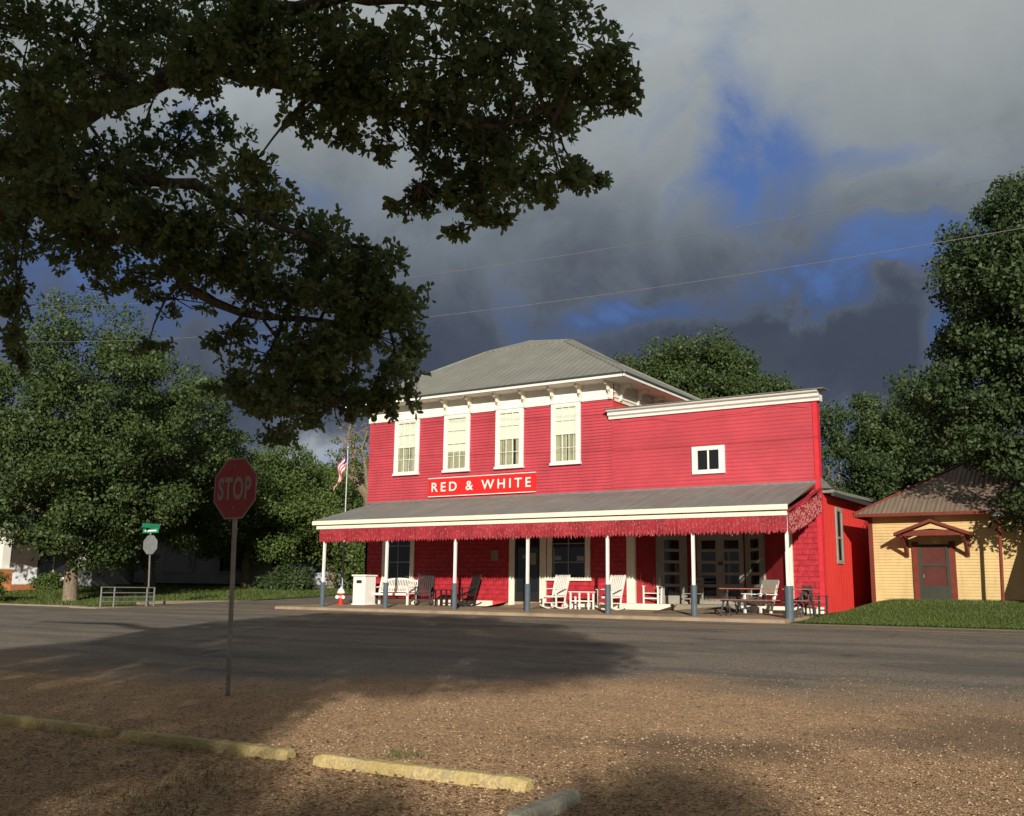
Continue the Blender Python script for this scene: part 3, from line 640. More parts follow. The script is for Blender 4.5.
# recessed entry
FL, BL, BR, FR = Vector((-15.45, 0, 0)), Vector((-13.96, 1.8, 0)), Vector((-12.16, 1.8, 0)), Vector((-10.17, 0, 0))
w = MB(); w.add([(p_.x, p_.y, z) for z in (.9, ZP) for p_ in (FL, FR, BR, BL)], [(0, 1, 2, 3), (4, 5, 6, 7), (0, 1, 5, 4)]); part(w, 'entry_floor', M['concrete'])
w = MB(); w.add([(p_.x, p_.y, z) for z in (4.0, 4.1) for p_ in (FL, FR, BR, BL)], [(0, 1, 2, 3), (4, 5, 6, 7), (0, 1, 5, 4)]); part(w, 'entry_ceiling', M['brown'])
def onwall(A_, B_, fn):
    d = B_ - A_; L = d.length; M_ = Matrix.Translation(A_) @ Matrix.Rotation(math.atan2(d.y, d.x), 4, 'Z')
    return M_, L
def wallpiece(name, mat, A_, B_, shapes, parent=store):
    M_, L = onwall(A_, B_, None); w = MB()
    for s_ in shapes: w.box(*s_)
    return w.xf(M_).build(name, mat, parent)
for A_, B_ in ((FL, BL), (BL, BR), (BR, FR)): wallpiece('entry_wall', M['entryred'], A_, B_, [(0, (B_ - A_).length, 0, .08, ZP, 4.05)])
def panel_door(A_, B_, a, b, la, lb, zt=3.52, frame=.09, name='entry_door'):
    o = wallpiece(name, M['glass'], A_, B_, [(a + frame, b - frame, -.028, -.022, ZP + .1, zt - .05)])
    sh = [(a, a + frame, -.07, -.0, ZP, zt + .08), (b - frame, b, -.07, -.0, ZP, zt + .08), (a + frame, b - frame, -.07, -.0, zt, zt + .08)]
    wallpiece('frame', M['doorw'], A_, B_, sh, o)
    sh = [(a + frame, la, -.055, -.03, ZP, zt), (lb, b - frame, -.055, -.03, ZP, zt)]
    z = 1.46; sh.append((la, lb, -.055, -.03, ZP, z))
    for k in range(5):
        z2 = z + .30; nz_ = z + .40 if k < 4 else zt
        sh.append((la, lb, -.055, -.03, z2, nz_)); z = nz_
    wallpiece('door_leaf', M['doorw'], A_, B_, sh, o); return o
panel_door(FL, BL, .78, 1.95, 1.08, 1.66)
d1 = panel_door(BL, BR, .06, .90, .22, .74); d2 = panel_door(BL, BR, .90, 1.75, 1.06, 1.58)
wallpiece('handle', M['darkmetal'], BL, BR, [(.84, .90, -.10, -.06, 2.5, 2.62)], d1); wallpiece('handle', M['darkmetal'], BL, BR, [(.93, .99, -.10, -.06, 2.5, 2.62)], d2)
panel_door(BR, FR, .10, 1.35, .42, 1.02)
# red and white signboard
def textmesh(s, size, off=.0, extr=.008, mat=None, name='lettering', width=None, spacing=1.0):
    cu = bpy.data.curves.new(name, 'FONT'); cu.body = s; cu.size = size; cu.offset = off; cu.extrude = extr; cu.align_x = 'CENTER'; cu.align_y = 'CENTER'; cu.space_character = spacing
    ob = bpy.data.objects.new(name, cu); COL.objects.link(ob); dg = bpy.context.evaluated_depsgraph_get(); me = bpy.data.meshes.new_from_object(ob.evaluated_get(dg)); bpy.data.objects.remove(ob)
    me.transform(Matrix.Rotation(math.pi / 2, 4, 'X')); xs_ = [v.co.x for v in me.vertices]; zs = [v.co.z for v in me.vertices]
    cx, cz = (max(xs_) + min(xs_)) / 2, (max(zs) + min(zs)) / 2; k = width / (max(xs_) - min(xs_)) if width else 1
    hk = size / (max(zs) - min(zs))
    me.transform(Matrix.Diagonal((k, 1, hk, 1)) @ Matrix.Translation((-cx, 0, -cz))); me.materials.clear(); me.materials.append(mat)
    o = bpy.data.objects.new(name, me); COL.objects.link(o); return o
sg = thing('shop_sign', 'long red signboard with white words RED & WHITE and white edge strips', 'sign', (-21.93, -.03, 5.15))
MB().box(-24.42, -19.44, -.10, -.03, 5.17, 5.86).build('board', M['redsign'], sg, bevel=.005)
for z in (5.145, 5.865): MB().box(-24.42, -19.44, -.115, -.03, z, z + .028).build('edge_strip', M['letter'], sg)
tx = textmesh('RED & WHITE', .36, .003, .006, M['letter'], width=4.62, spacing=1.45); tx.parent = sg; tx.location = (0, -.085, .375)

# ------------------------------------------------------------------ porch furniture
def finish(root, x, y, rz, z=None):
    root.location = (x, y, z if z is not None else .885 + (y + 3.85) * .026); root.rotation_euler.z = rz
def rocker(mat, label, group):
    t = thing('rocking_chair', label, 'rocking chair', group=group)
    s = MB()
    for i in range(7): y = -.24 + i * .075; s.box(-.27, .27, y, y + .062, .42 + .0 * i, .445)
    s.build('seat', mat, t)
    b = MB()
    for i in range(7): x = -.225 + i * .075; b.bar((x, .22, .46), (x * 1.05, .47, 1.13), .05, .018, up=(0, 1, 0))
    b.bar((-.31, .475, 1.14), (.31, .475, 1.14), .09, .03, up=(0, -.35, 1)); b.bar((-.28, .25, .52), (.28, .25, .52), .05, .03); b.build('backrest', mat, t)
    f = MB()
    for sx in (-1, 1):
        x = .285 * sx; f.bar((x, .20, .08), (x, .27, .5), .045).bar((x, .27, .48), (x * 1.05, .49, 1.17), .045).bar((x, -.25, .08), (x, -.27, .66), .045); f.bar((x, -.26, .40), (x, .27, .42), .05, .03)
    f.bar((-.28, -.26, .40), (.28, -.26, .40), .05, .03).bar((-.28, -.26, .2), (.28, -.26, .2), .03).bar((-.28, .22, .22), (.28, .22, .22), .03); f.build('frame', mat, t)
    for sx in (-1, 1): a = MB(); a.bar((.30 * sx, -.33, .67), (.30 * sx, .33, .69), .085, .025); a.build('armrest', mat, t)
    for sx in (-1, 1):
        r = MB(); pts = [(.285 * sx, -.42 + .95 * i / 10, .025 + .13 * ((i - 4.7) / 5.3) ** 2) for i in range(11)]
        for p_, q_ in zip(pts, pts[1:]): r.bar(p_, q_, .04, .045)
        r.build('rocker', mat, t)
    return t
blk = rocker(M['blackp'], 'black wooden rocking chair facing the street, beside the white bench', 'black rocking chairs on the porch'); finish(blk, -23.95, -.80, R_(28))
b2 = copy_tree(blk); tag(b2, 'black wooden rocking chair turned sideways, right of the black side table'); finish(b2, -22.0, -.80, R_(-28))
wh = rocker(M['white'], 'white slatted rocking chair between the entry door and the white side table', 'white rocking chairs on the porch'); finish(wh, -18.15, -.85, R_(-8))
w2_ = copy_tree(wh); tag(w2_, 'white slatted rocking chair right of the white side table, half behind a porch post'); finish(w2_, -15.98, -.85, R_(-10))
def side_table(mat, label, x, y, wd, h, lower=True):
    t = thing('side_table', label, 'side table'); s = MB()
    for i in range(4): s.box(-wd / 2, wd / 2, -.22 + i * .112, -.22 + i * .112 + .1, h - .03, h)
    s.build('table_top', mat, t)
    for sx in (-1, 1):
        for sy in (-1, 1): MB().box(sx * (wd / 2 - .06) - .025, sx * (wd / 2 - .06) + .025, sy * .17 - .025, sy * .17 + .025, 0, h - .03).build('leg', mat, t)
    MB().box(-wd / 2 + .05, wd / 2 - .05, -.19, -.16, .26, .30).box(-.03, .03, -.187, -.163, .0, h - .03).build('stretcher', mat, t); MB().box(-wd / 2 + .05, wd / 2 - .05, .16, .19, .26, .30).build('stretcher', mat, t)
    finish(t, x, y, 0)
side_table(M['blackp'], 'black low side table between the two black rocking chairs', -23.05, -.75, .62, .60)
side_table(M['white'], 'white side table between the two white rocking chairs', -17.02, -.9, .82, .60)
# white bench
t = thing('porch_bench', 'white slatted bench with arched back under the left porch window', 'bench')
s = MB()
for i in range(6): s.box(-.92, .92, -.28 + i * .085, -.28 + i * .085 + .07, .42, .445)
s.box(-.94, .94, -.31, -.285, .36, .445); s.build('seat', M['white'], t)
b = MB()
for i in range(21): x = -.80 + i * .08; b.bar((x, .25, .50), (x, .36, .90 + .10 * math.cos(x * 1.6)), .035, .018, up=(0, 1, 0))
for i in range(12):
    xa, xb = -.9 + i * .15, -.9 + (i + 1) * .15; b.bar((xa, .365, .89 + .11 * math.cos(xa * 1.6)), (xb, .365, .89 + .11 * math.cos(xb * 1.6)), .035, .07)
b.bar((-.9, .25, .50), (.9, .25, .50), .05, .035); b.build('backrest', M['white'], t)
for sx in (-1, 1):
    MB().box(sx * .92 - .035, sx * .92 + .035, -.31, -.24, 0, .66).build('leg', M['white'], t)
    MB().bar((sx * .92, .24, 0), (sx * .92, .25, .45), .07).bar((sx * .92, .25, .45), (sx * .92, .40, 1.0), .07).build('leg', M['white'], t)
    MB().box(sx * .92 - .045, sx * .92 + .045, -.34, .32, .65, .69).build('armrest', M['white'], t)
finish(t, -25.48, -.75, 0)
# small white slat chair and others inside the entry
def armchair(mat, label, name='porch_chair', wide=.5, solid=False):
    t = thing(name, label, 'chair'); s = MB()
    for i in range(5): s.box(-wide / 2, wide / 2, -.22 + i * .09, -.22 + i * .09 + .078, .34, .365)
    s.build('seat', mat, t); b = MB()
    if solid: b.bar((-wide / 2, .30, .78), (wide / 2, .30, .78), .015, .46, up=(0, .2, 1))
    else:
        for z in (.52, .68, .84): b.bar((-wide / 2, .25 + (z - .5) * .18, z), (wide / 2, .25 + (z - .5) * .18, z), .02, .09)
    b.build('backrest', mat, t)
    for sx in (-1, 1):
        MB().box(sx * wide / 2 - .025, sx * wide / 2 + .025, -.24, -.19, 0, .58).build('leg', mat, t)
        MB().bar((sx * wide / 2, .22, 0), (sx * wide / 2, .30, .90), .045).build('leg', mat, t)
        MB().box(sx * wide / 2 - .04, sx * wide / 2 + .04, -.27, .26, .575, .60).build('armrest', mat, t)
    MB().box(-wide / 2, wide / 2, -.23, -.2, .16, .2).build('stretcher', mat, t)
    return t
c1 = armchair(M['white'], 'small white armchair standing in the left corner of the recessed entry'); finish(c1, -15.0, .42, R_(10), ZP)
c2 = armchair(M['doorw'], 'shaded grey chair by the double doors in the recessed entry', wide=.46); finish(c2, -13.75, .95, R_(-10), ZP)
t = thing('lounge_chair', 'low white armchair with grey slab back behind the picnic table', 'chair'); finish(t, 0, 0, 0, 0)
s = MB(); s.bar((-.28, -.28, .38), (-.28, .3, .26), .03, .09).bar((.28, -.28, .38), (.28, .3, .26), .03, .09)
for i in range(5): s.bar((-.3, -.26 + i * .13, .385 - i * .025), (.3, -.26 + i * .13, .385 - i * .025), .11, .02)
s.build('seat', M['white'], t)
for sx in (-1, 1): MB().bar((sx * .31, .28, .30), (sx * .31, .52, 1.0), .05).build('back_post', M['white'], t)
M['greyslab'] = paint('weathered grey slab', (.30, .28, .23), .8, .2)
b = MB(); b.add([(-.34, .37, .62), (.34, .37, .62), (.34, .50, 1.03), (-.34, .50, 1.03), (-.34, .40, .62), (.34, .40, .62), (.34, .53, 1.03), (-.34, .53, 1.03)], [(0, 1, 2, 3), (7, 6, 5, 4), (0, 4, 5, 1), (1, 5, 6, 2), (2, 6, 7, 3), (3, 7, 4, 0)]); b.build('backrest', M['greyslab'], t)
for sx in (-1, 1): MB().bar((sx * .33, -.3, 0), (sx * .33, -.3, .58), .06).build('leg', M['white'], t); MB().bar((sx * .33, .12, 0), (sx * .33, .3, .5), .06).build('leg', M['white'], t); MB().bar((sx * .34, -.38, .59), (sx * .34, .38, .57), .12, .025).build('armrest', M['white'], t)
finish(t, -10.82, -.75, R_(-25))
# picnic table
t = thing('picnic_table', 'metal framed picnic table with red slat top and benches at the right porch end', 'table', (0, 0, 0))
tp = MB()
for i in range(5): tp.box(-1.36, 1.36, -.36 + i * .145, -.36 + i * .145 + .125, .76, .79)
tp.build('table_top', M['slat'], t)
for sy in (-1, 1):
    b = MB(); b.box(-1.42, 1.42, sy * .72 - .13, sy * .72 - .01, .44, .465).box(-1.42, 1.42, sy * .72 + .01, sy * .72 + .13, .44, .465); b.build('bench_seat', M['slat'], t)
for sx in (-1, 1):
    x = sx * 1.12; f = MB(); f.tube([(x, -.85, 0), (x, -.62, .43), (x, -.2, .74), (x, .2, .74), (x, .62, .43), (x, .85, 0)], .028, 8)
    f.tube([(x, -.82, .43), (x, .82, .43)], .024, 8).tube([(x, -.45, 0), (x, -.30, .43), (x, -.3, .75)], .024, 8).tube([(x, .45, 0), (x, .30, .43), (x, .3, .75)], .024, 8)
    f.tube([(x - sx * .3, -.85, 0), (x - sx * .12, -.62, .43)], .022, 8).tube([(x - sx * .3, .85, 0), (x - sx * .12, .62, .43)], .022, 8); f.build('leg_frame', M['darkmetal'], t)
MB().tube([(-1.1, 0, .40), (1.1, 0, .40)], .02, 8).build('brace', M['darkmetal'], t)
finish(t, -10.08, -2.15, 0)
for dx, lab in ((.25, 'dark metal cafe chair tucked at the right end of the picnic table'),):
    c = armchair(M['darkmetal'], lab, 'cafe_chair', .42); finish(c, -8.98 + dx - .2, -1.2, R_(75), .93)
# planter pots of flowers under the picnic table? small pale pot seen between its legs
# bin cabinet
t = thing('bin_cabinet', 'white wooden trash bin cabinet with dark slot at the left porch end', 'trash bin', (0, 0, 0))
MB().box(-.31, .31, -.31, .31, .03, 1.10).build('cabinet', M['white'], t, bevel=.01)
MB().box(-.36, .36, -.36, .36, 1.10, 1.16).build('lid', M['white'], t, bevel=.01)
MB().box(-.13, .13, -.318, -.312, .83, .95).build('slot', M['blackp'], t)
MB().box(-.34, .34, -.34, .34, 0, .05).build('base', M['white'], t)
d = MB(); d.box(-.29, .29, -.316, -.311, .10, .115).box(-.29, .29, -.316, -.311, .76, .775); d.build('trim', M['cream'], t); finish(t, -26.55, -1.25, 0, .94)
# hydrant
t = thing('fire_hydrant', 'red fire hydrant with white bonnet at the left end of the porch walk', 'fire hydrant')
M['hred'] = paint('hydrant red', (.55, .03, .02), .5, .2, (.3, .05, .04), 6)
MB().lathe((0, 0, 0), [(.15, 0), (.15, .04), (.10, .05), (.105, .40), (.14, .41), (.14, .45)], 18).build('barrel', M['hred'], t, smooth=False)
MB().lathe((0, 0, .45), [(.155, 0), (.15, .04), (.115, .12), (.075, .18), (.03, .20), (.03, .25)], 18).build('bonnet', M['white'], t)
for a in (R_(200), R_(-20), R_(-90)):
    c_, s_ = math.cos(a), math.sin(a); MB().tube([(c_ * .09, s_ * .09, .30), (c_ * .17, s_ * .17, .30)], .055, 12).tube([(c_ * .17, s_ * .17, .30), (c_ * .20, s_ * .20, .30)], .07, 12).build('nozzle_cap', M['white'], t)
finish(t, -27.3, -1.75, 0, .93)
# flagpole and flag
t = thing('flagpole', 'slim grey flagpole at the left corner of the red store', 'flagpole')
MB().tube([(0, 0, 0), (.0, 0, 6.45)], [.045, .03], 10).build('pole', M['galv'], t); MB().lathe((0, 0, 6.45), [(.01, 0), (.06, .05), (.05, .1), (.01, .13)], 10).build('finial', M['galv'], t)
FPX, FPY = -28.95, .1; finish(t, FPX, FPY, 0, .93)
fl = thing('striped_flag', 'red and white striped flag hanging limp from the flagpole', 'flag', (FPX, FPY, 7.2))
M['fw'] = paint('flag white', (.74, .70, .70), .8, .05); M['fr'] = paint('flag red', (.62, .03, .06), .8, .08); M['fb'] = paint('flag blue', (.03, .04, .15), .8, .08)
nu, nv = 28, 26; Vf = []; 
for i in range(nu + 1):
    u = i / nu
    for j in range(nv + 1):
        v_ = j / nv
        drop = u * 1.9; x = -(.06 + .75 * u * (1 - .45 * u)) - .10 * math.sin(v_ * 5 + u * 3) * u; y = .09 * math.sin(u * 9 + v_ * 4)
        Vf.append((FPX + x - .10 * v_ * u, FPY + y - .05, 7.28 - v_ * .85 * (1 - .35 * u) - drop * .62))
me = bpy.data.meshes.new('cloth'); me.from_pydata([(a - FPX, b - FPY, c - 7.2) for a, b, c in Vf], [], [(i * (nv + 1) + j, (i + 1) * (nv + 1) + j, (i + 1) * (nv + 1) + j + 1, i * (nv + 1) + j + 1) for i in range(nu) for j in range(nv)])
for m_ in (M['fr'], M['fw'], M['fb']): me.materials.append(m_)
for k, pl in enumerate(me.polygons): i, j = divmod(k, nv); pl.material_index = (2 if (i < 4 and j < 14) else ((j + 1) // 4) % 2); pl.use_smooth = True
o = bpy.data.objects.new('cloth', me); COL.objects.link(o); o.parent = fl; so_ = o.modifiers.new('t', 'SOLIDIFY'); so_.thickness = .006
# ------------------------------------------------------------------ stop sign
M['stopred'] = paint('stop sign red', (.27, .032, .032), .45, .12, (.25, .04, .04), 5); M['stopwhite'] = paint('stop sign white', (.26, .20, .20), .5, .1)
t = thing('stop_sign', 'red octagonal stop sign on leaning steel post in the gravel', 'stop sign', (-10.08, -22.44, gz(-10.08, -22.44)))
def octo(r, k=1): return [(r * math.cos(R_(22.5 + 45 * i)), r * math.sin(R_(22.5 + 45 * i))) for i in range(8)]
def octpanel(cx, y0, y1, cz, r): w = MB(); w.prism([(cx + a, cz + b) for a, b in octo(r)], y0, y1, 'y'); return w
SX, SZ, SY = -9.71, 2.80, -22.84
pa = octpanel(SX, SY, SY + .006, SZ, .412).build('sign_plate', M['stopwhite'], t); octpanel(SX, SY - .003, SY - .0005, SZ, .388).build('red_face', M['stopred'], pa)
tx = textmesh('STOP', .29, .010, .001, M['stopwhite'], width=.60, spacing=1.12, name='lettering'); tx.parent = pa; tx.location = Vector((SX, SY - .006, SZ)) - wloc(pa)
w = MB(); w.bar((-10.06, -22.44, .1), (SX - .02, SY + .03, 3.14), .055, .03, up=(0, 1, 0)); w.build('post', M['galv'], t)
w = MB(); w.tube([(SX, SY + .01, 3.08), (SX, SY - .012, 3.08)], .012, 8).tube([(SX, SY + .01, 2.56), (SX, SY - .012, 2.56)], .012, 8); w.build('bolts', M['galv'], t)
# far street sign
t = thing('street_name_sign', 'green crossed name blades above the grey back of a far corner stop sign', 'street sign', (-35.15, -4.65, gz(-35.15, -4.65)))
MB().tube([(-35.15, -4.65, .5), (-34.85, -5.02, 3.75)], .035, 8).build('post', M['galv'], t)
w = MB(); w.prism([(-34.85 + a, 3.22 + b) for a, b in octo(.41)], -5.0, -4.99, 'y'); w.xf(Matrix.Translation((-34.85, -5, 0)) @ Matrix.Rotation(R_(8), 4, 'Z') @ Matrix.Translation((34.85, 5, 0))); w.build('sign_back', M['galv'], t)
M['green'] = paint('street sign green', (.02, .22, .12), .5, .1)
MB().box(-35.35, -34.35, -5.03, -5.02, 3.70, 3.88).build('name_blade', M['green'], t); MB().box(-34.86, -34.85, -5.45, -4.60, 3.90, 4.08).build('name_blade', M['green'], t)
MB().box(-35.22, -34.48, -5.034, -5.031, 3.76, 3.82).build('blade_lettering', M['letter'], t)
# pipe railing
t = thing('pipe_railing', 'pale welded pipe railing at the far street corner beside the street sign', 'railing', (-35, -5.7, .72))
w = MB(); P_ = [(-34.95, -7.0), (-34.9, -6.45), (-34.95, -4.9), (-34.95, -4.55)]
for a, b in ((P_[0], P_[1]), (P_[1], P_[2]), (P_[2], P_[3])):
    for z in (.95, 1.12, 1.29, 1.50): w.tube([(a[0], a[1], z), (b[0], b[1], z)], .022, 8)
w.build('rail', M['galv'], t)
for a in P_: MB().tube([(a[0], a[1], .45), (a[0], a[1], 1.52)], .032, 8).build('upright', M['galv'], t)
# ------------------------------------------------------------------ yellow hut
HX0, HX1, HY = -8.08, 1.2, 2.0
hut = thing('yellow_hut', 'small yellow clapboard hut with rusty iron hip roof and red brown trim', 'building', (-5, 2, 1.38))
MB().box(HX0, HX1, HY + .001, 10.2, .9, 4.16).build('wall', M['yellow'], hut)
clap(MB(), HX0 + .1, HX1, 1.2, 4.14, HY - .001, .092, .024).build('front_siding', M['yellow'], hut)
MB().box(HX0 - .02, HX0 + .11, HY - .04, HY + .1, 1.1, 4.14).build('corner_board', M['brown'], hut)
w = MB(); e0 = (HX0 - .32, HY - .5, 4.10); 
V = [(HX0 - .35, HY - .5, 4.10), (HX1 + .35, HY - .5, 4.10), (HX1 + .35, 10.7, 4.10), (HX0 - .35, 10.7, 4.10), (-4.0, 6.1, 6.85), (-3.0, 6.1, 6.85)]
me = bpy.data.meshes.new('roof'); me.from_pydata([(a + 5, b - 2, c - 1.38) for a, b, c in V], [], [(0, 1, 5, 4), (1, 2, 5), (2, 3, 4, 5), (3, 0, 4), (0, 3, 2, 1)]); me.materials.append(M['hutroof'])
o = bpy.data.objects.new('roof', me); COL.objects.link(o); o.parent = hut
w = MB(); w.tube([V[0], V[4]], .05, 6).tube([V[1], V[5]], .05, 6); w.build('hip_cap', M['brown'], hut)
w = MB(); w.box(HX0 - .35, HX1 + .35, HY - .52, HY - .49, 4.00, 4.10).box(HX0 - .37, HX0 - .34, HY - .5, 10.7, 4.0, 4.10); w.build('eave_board', M['brown'], hut)
dr = MB().box(-6.62, -5.72, HY - .05, HY - .02, 1.2, 3.13).build('door', M['screen'], hut)
MB().box(-6.62, -6.52, HY - .075, HY - .05, 1.2, 3.13).box(-5.82, -5.72, HY - .075, HY - .05, 1.2, 3.13).box(-6.52, -5.82, HY - .075, HY - .05, 2.46, 2.54).box(-6.52, -5.82, HY - .075, HY - .05, 3.05, 3.13).build('screen_frame', M['doorgreen'], dr)
MB().box(-6.52, -5.82, HY - .07, HY - .05, 1.2, 1.86).build('kick_panel', M['doorgreen'], dr)
MB().box(-6.50, -6.47, HY - .11, HY - .075, 2.1, 2.22).build('handle', M['galv'], dr)
MB().box(-6.80, -6.62, HY - .07, HY - .018, 1.2, 3.22).box(-5.72, -5.55, HY - .07, HY - .018, 1.2, 3.22).build('door_casing', M['brown'], hut)
hd = thing('door_hood', None, None); bpy.data.objects.remove(hd)
hc = -6.06; w = MB()
for sx in (-1, 1):
    x0, x1 = hc, hc + sx * 1.08
    w.add([(x0, HY - .95, 3.86), (x1, HY - .95, 3.46), (x1, HY, 3.46), (x0, HY, 3.86), (x0, HY - .95, 3.77), (x1, HY - .95, 3.36), (x1, HY, 3.36), (x0, HY, 3.77)], [(0, 1, 2, 3), (7, 6, 5, 4), (0, 4, 5, 1), (1, 5, 6, 2)])
h = w.build('door_hood', M['brown'], hut)
w = MB(); w.prism([(hc - .95, 3.36), (hc + .95, 3.36), (hc + .5, 3.52), (hc, 3.57), (hc - .5, 3.52)], HY - .90, HY - .86, 'y'); w.build('hood_gable', M['brown'], h)
w = MB(); w.prism([(hc - .5, 3.53), (hc + .5, 3.53), (hc, 3.72)], HY - .90, HY - .87, 'y'); w.build('hood_panel', M['yellow'], h)
for sx in (-1, 1):
    w = MB(); x = hc + sx * .88; w.bar((x, HY - .06, 2.75), (x, HY - .06, 3.36), .09).bar((x, HY - .1, 2.82), (x, HY - .75, 3.34), .08).bar((x, HY - .02, 3.36), (x, HY - .9, 3.36), .08)
    w.build('hood_bracket', M['brown'], h)
# lamp post by the hut
t = thing('lamp_post', 'brown pole with round tin lamp shade in front of the yellow hut', 'street lamp', (-4.2, 1.0, 1.36))
MB().tube([(-4.2, 1.0, 1.2), (-4.14, 1.0, 3.90)], .05, 10).build('pole', M['brown'], t)
MB().lathe((-4.14, 1.0, 3.88), [(.20, 0), (.19, .03), (.08, .10), (.04, .16)], 16).build('lamp_shade', M['galv'], t)
# ------------------------------------------------------------------ wires
def wire(zl, zr, y, label):
    x0, x1 = -95, 45; pts = []
    for i in range(71):
        u = i / 70; x = x0 + (x1 - x0) * u
        # fitted sagging line through three sighted points
        pts.append((x, y, zl(x)))
    return tag(MB().tube(pts, .0075, 6).build('power_line', M['galv']), label, 'power line', 'power lines over the street')
def quad(p1, p2, p3):
    (x1, z1), (x2, z2), (x3, z3) = p1, p2, p3
    return lambda x: z1 * (x - x2) * (x - x3) / ((x1 - x2) * (x1 - x3)) + z2 * (x - x1) * (x - x3) / ((x2 - x1) * (x2 - x3)) + z3 * (x - x1) * (x - x2) / ((x3 - x1) * (x3 - x2))
wire(quad((-18.75, 9.80), (-2.07, 9.47), (-9.0, 9.48)), 0, -8, 'lower of the two thin power lines crossing the sky above the store')
wire(quad((-18.8, 11.15), (-2.46, 10.71), (-9.0, 10.76)), 0, -8, 'upper of the two thin power lines crossing the sky above the store')

# ------------------------------------------------------------------ trees
def fastmesh(name, V, per, mat, parent, split=None):
    """V: (n, per, 3) polygons of `per` corners"""
    off = wloc(parent); n = len(V); V = V - np.array([off.x, off.y, off.z]); me = bpy.data.meshes.new(name)
    me.vertices.add(n * per); me.vertices.foreach_set('co', V.astype(np.float32).ravel()); me.loops.add(n * per); me.loops.foreach_set('vertex_index', np.arange(n * per, dtype=np.int32))
    me.polygons.add(n); me.polygons.foreach_set('loop_start', np.arange(0, n * per, per, dtype=np.int32)); me.polygons.foreach_set('loop_total', np.full(n, per, np.int32))
    me.materials.append(mat); me.update(calc_edges=True); o = bpy.data.objects.new(name, me); COL.objects.link(o); o.parent = parent; return o
def unit(a): return a / np.maximum(np.linalg.norm(a, axis=1, keepdims=True), 1e-6)
def leafquads(P, dirs, nrm, L, Wd):
    """rhomb-ish leaves (6 corners) from base P along dirs"""
    side = unit(np.cross(dirs, nrm)); L = L[:, None]; Wd = Wd[:, None]
    pts = [P, P + dirs * L * .35 + side * Wd * .38, P + dirs * L * .75 + side * Wd * .5, P + dirs * L + nrm * L * -.08, P + dirs * L * .75 - side * Wd * .5, P + dirs * L * .35 - side * Wd * .38]
    return np.stack(pts, 1)
def crown(center, radii, ncl, per, ls, seed, rcl=(.7, 1.3), low=.0, flat=.8):
    rg = np.random.default_rng(seed); C_ = np.array(center); R = np.array(radii)
    d = unit(rg.normal(size=(ncl, 3))); rad = .35 + .68 * rg.random(ncl) ** .5
    lump = 1 + .20 * np.sin(d[:, 0] * 4 + seed) * np.cos(d[:, 2] * 4 + seed * 2) + .16 * np.sin(d[:, 2] * 7 + d[:, 0] * 6 + seed)
    cc = C_ + d * R * (rad * lump)[:, None]
    cr_ = rg.uniform(*rcl, ncl)
    q = unit(rg.normal(size=(ncl, per, 3)).reshape(-1, 3)).reshape(ncl, per, 3) * (rg.random((ncl, per, 1)) ** .4)
    q[..., 2] *= flat * .75
    P = (cc[:, None] + q * cr_[:, None, None]).reshape(-1, 3)
    out = unit(q.reshape(-1, 3) + np.array([0, 0, .35])); n = len(P)
    nrm = unit(out * .8 + rg.normal(size=(n, 3)) * .75); dr_ = unit(np.cross(nrm, rg.normal(size=(n, 3))))
    s = ls * rg.uniform(.6, 1.3, n)
    return leafquads(P, dr_, nrm, s, s * .62), cc
def tree(name, label, group, base, center, radii, ncl, per, ls, seed, leaf, bark='bark2', tr=.28, rcl=(.7, 1.3), limbs=7, cat='tree'):
    t = thing(name, label, cat, base, group); V, cc = crown(center, radii, ncl, per, ls, seed, rcl)
    fastmesh('crown', V, 6, M[leaf], t)
    w = MB(); b = Vector(base); c = Vector(center); fork = b.lerp(Vector((c.x, c.y, c.z - radii[2] * .55)), .85) if c.z - radii[2] > b.z else b.lerp(c, .45)
    rg = random.Random(seed); mid = b.lerp(fork, .5) + Vector((rg.uniform(-.15, .15), rg.uniform(-.15, .15), 0))
    w.tube([b - Vector((0, 0, .3)), b + Vector((0, 0, .15)), mid, fork], [tr * 1.5, tr * 1.15, tr * .9, tr * .75], 10)
    for k in range(limbs):
        e = Vector(cc[int(rg.random() * len(cc))]); m_ = fork.lerp(e, .5) + Vector((rg.uniform(-.5, .5), rg.uniform(-.5, .5), rg.uniform(0, .8)))
        w.tube([fork, m_, e], [tr * .55, tr * .3, tr * .08], 7)
    w.build('trunk', M[bark], t, smooth=True); return t
tree('corner_tree', 'large broad pecan tree on the far left corner lawn with thick bare trunk', 'trees beyond the side street', (-42.4, -3.4, .78), (-41.9, -4.0, 8.1), (5.6, 4.6, 5.3), 330, 300, .155, 1, 'leafA', tr=.30)
tree('street_tree', 'tall green tree at the far left edge behind the pale porch house', 'trees beyond the side street', (-56, -6, 1.3), (-55.0, -6.0, 10.0), (6, 5, 5.5), 230, 240, .19, 2, 'leafA')
tree('street_tree', 'dense green tree shading the grey house, behind the far street sign', 'trees beyond the side street', (-46.5, 4.0, 1.3), (-46.0, 3.2, 7.7), (5.4, 4.5, 4.3), 260, 270, .165, 3, 'leafA')
tree('street_tree', 'sunlit lower tree directly behind the stop sign disc', 'trees beyond the side street', (-46.2, 10.5, 1.4), (-45.6, 10.2, 6.6), (4.8, 4, 3.3), 240, 270, .155, 4, 'leafB')
tree('street_tree', 'sunlit yellow green tree between the stop sign and the flagpole', 'trees beyond the side street', (-44, 15.5, 1.5), (-43.6, 15.0, 6.1), (4.2, 3.6, 3.6), 220, 270, .155, 5, 'leafB')
tree('street_tree', 'distant rounded tree behind the flag and porch roof end', 'trees beyond the side street', (-47, 27, 1.5), (-46.6, 26.5, 7.2), (5.2, 4, 3.8), 230, 220, .20, 6, 'leafA')
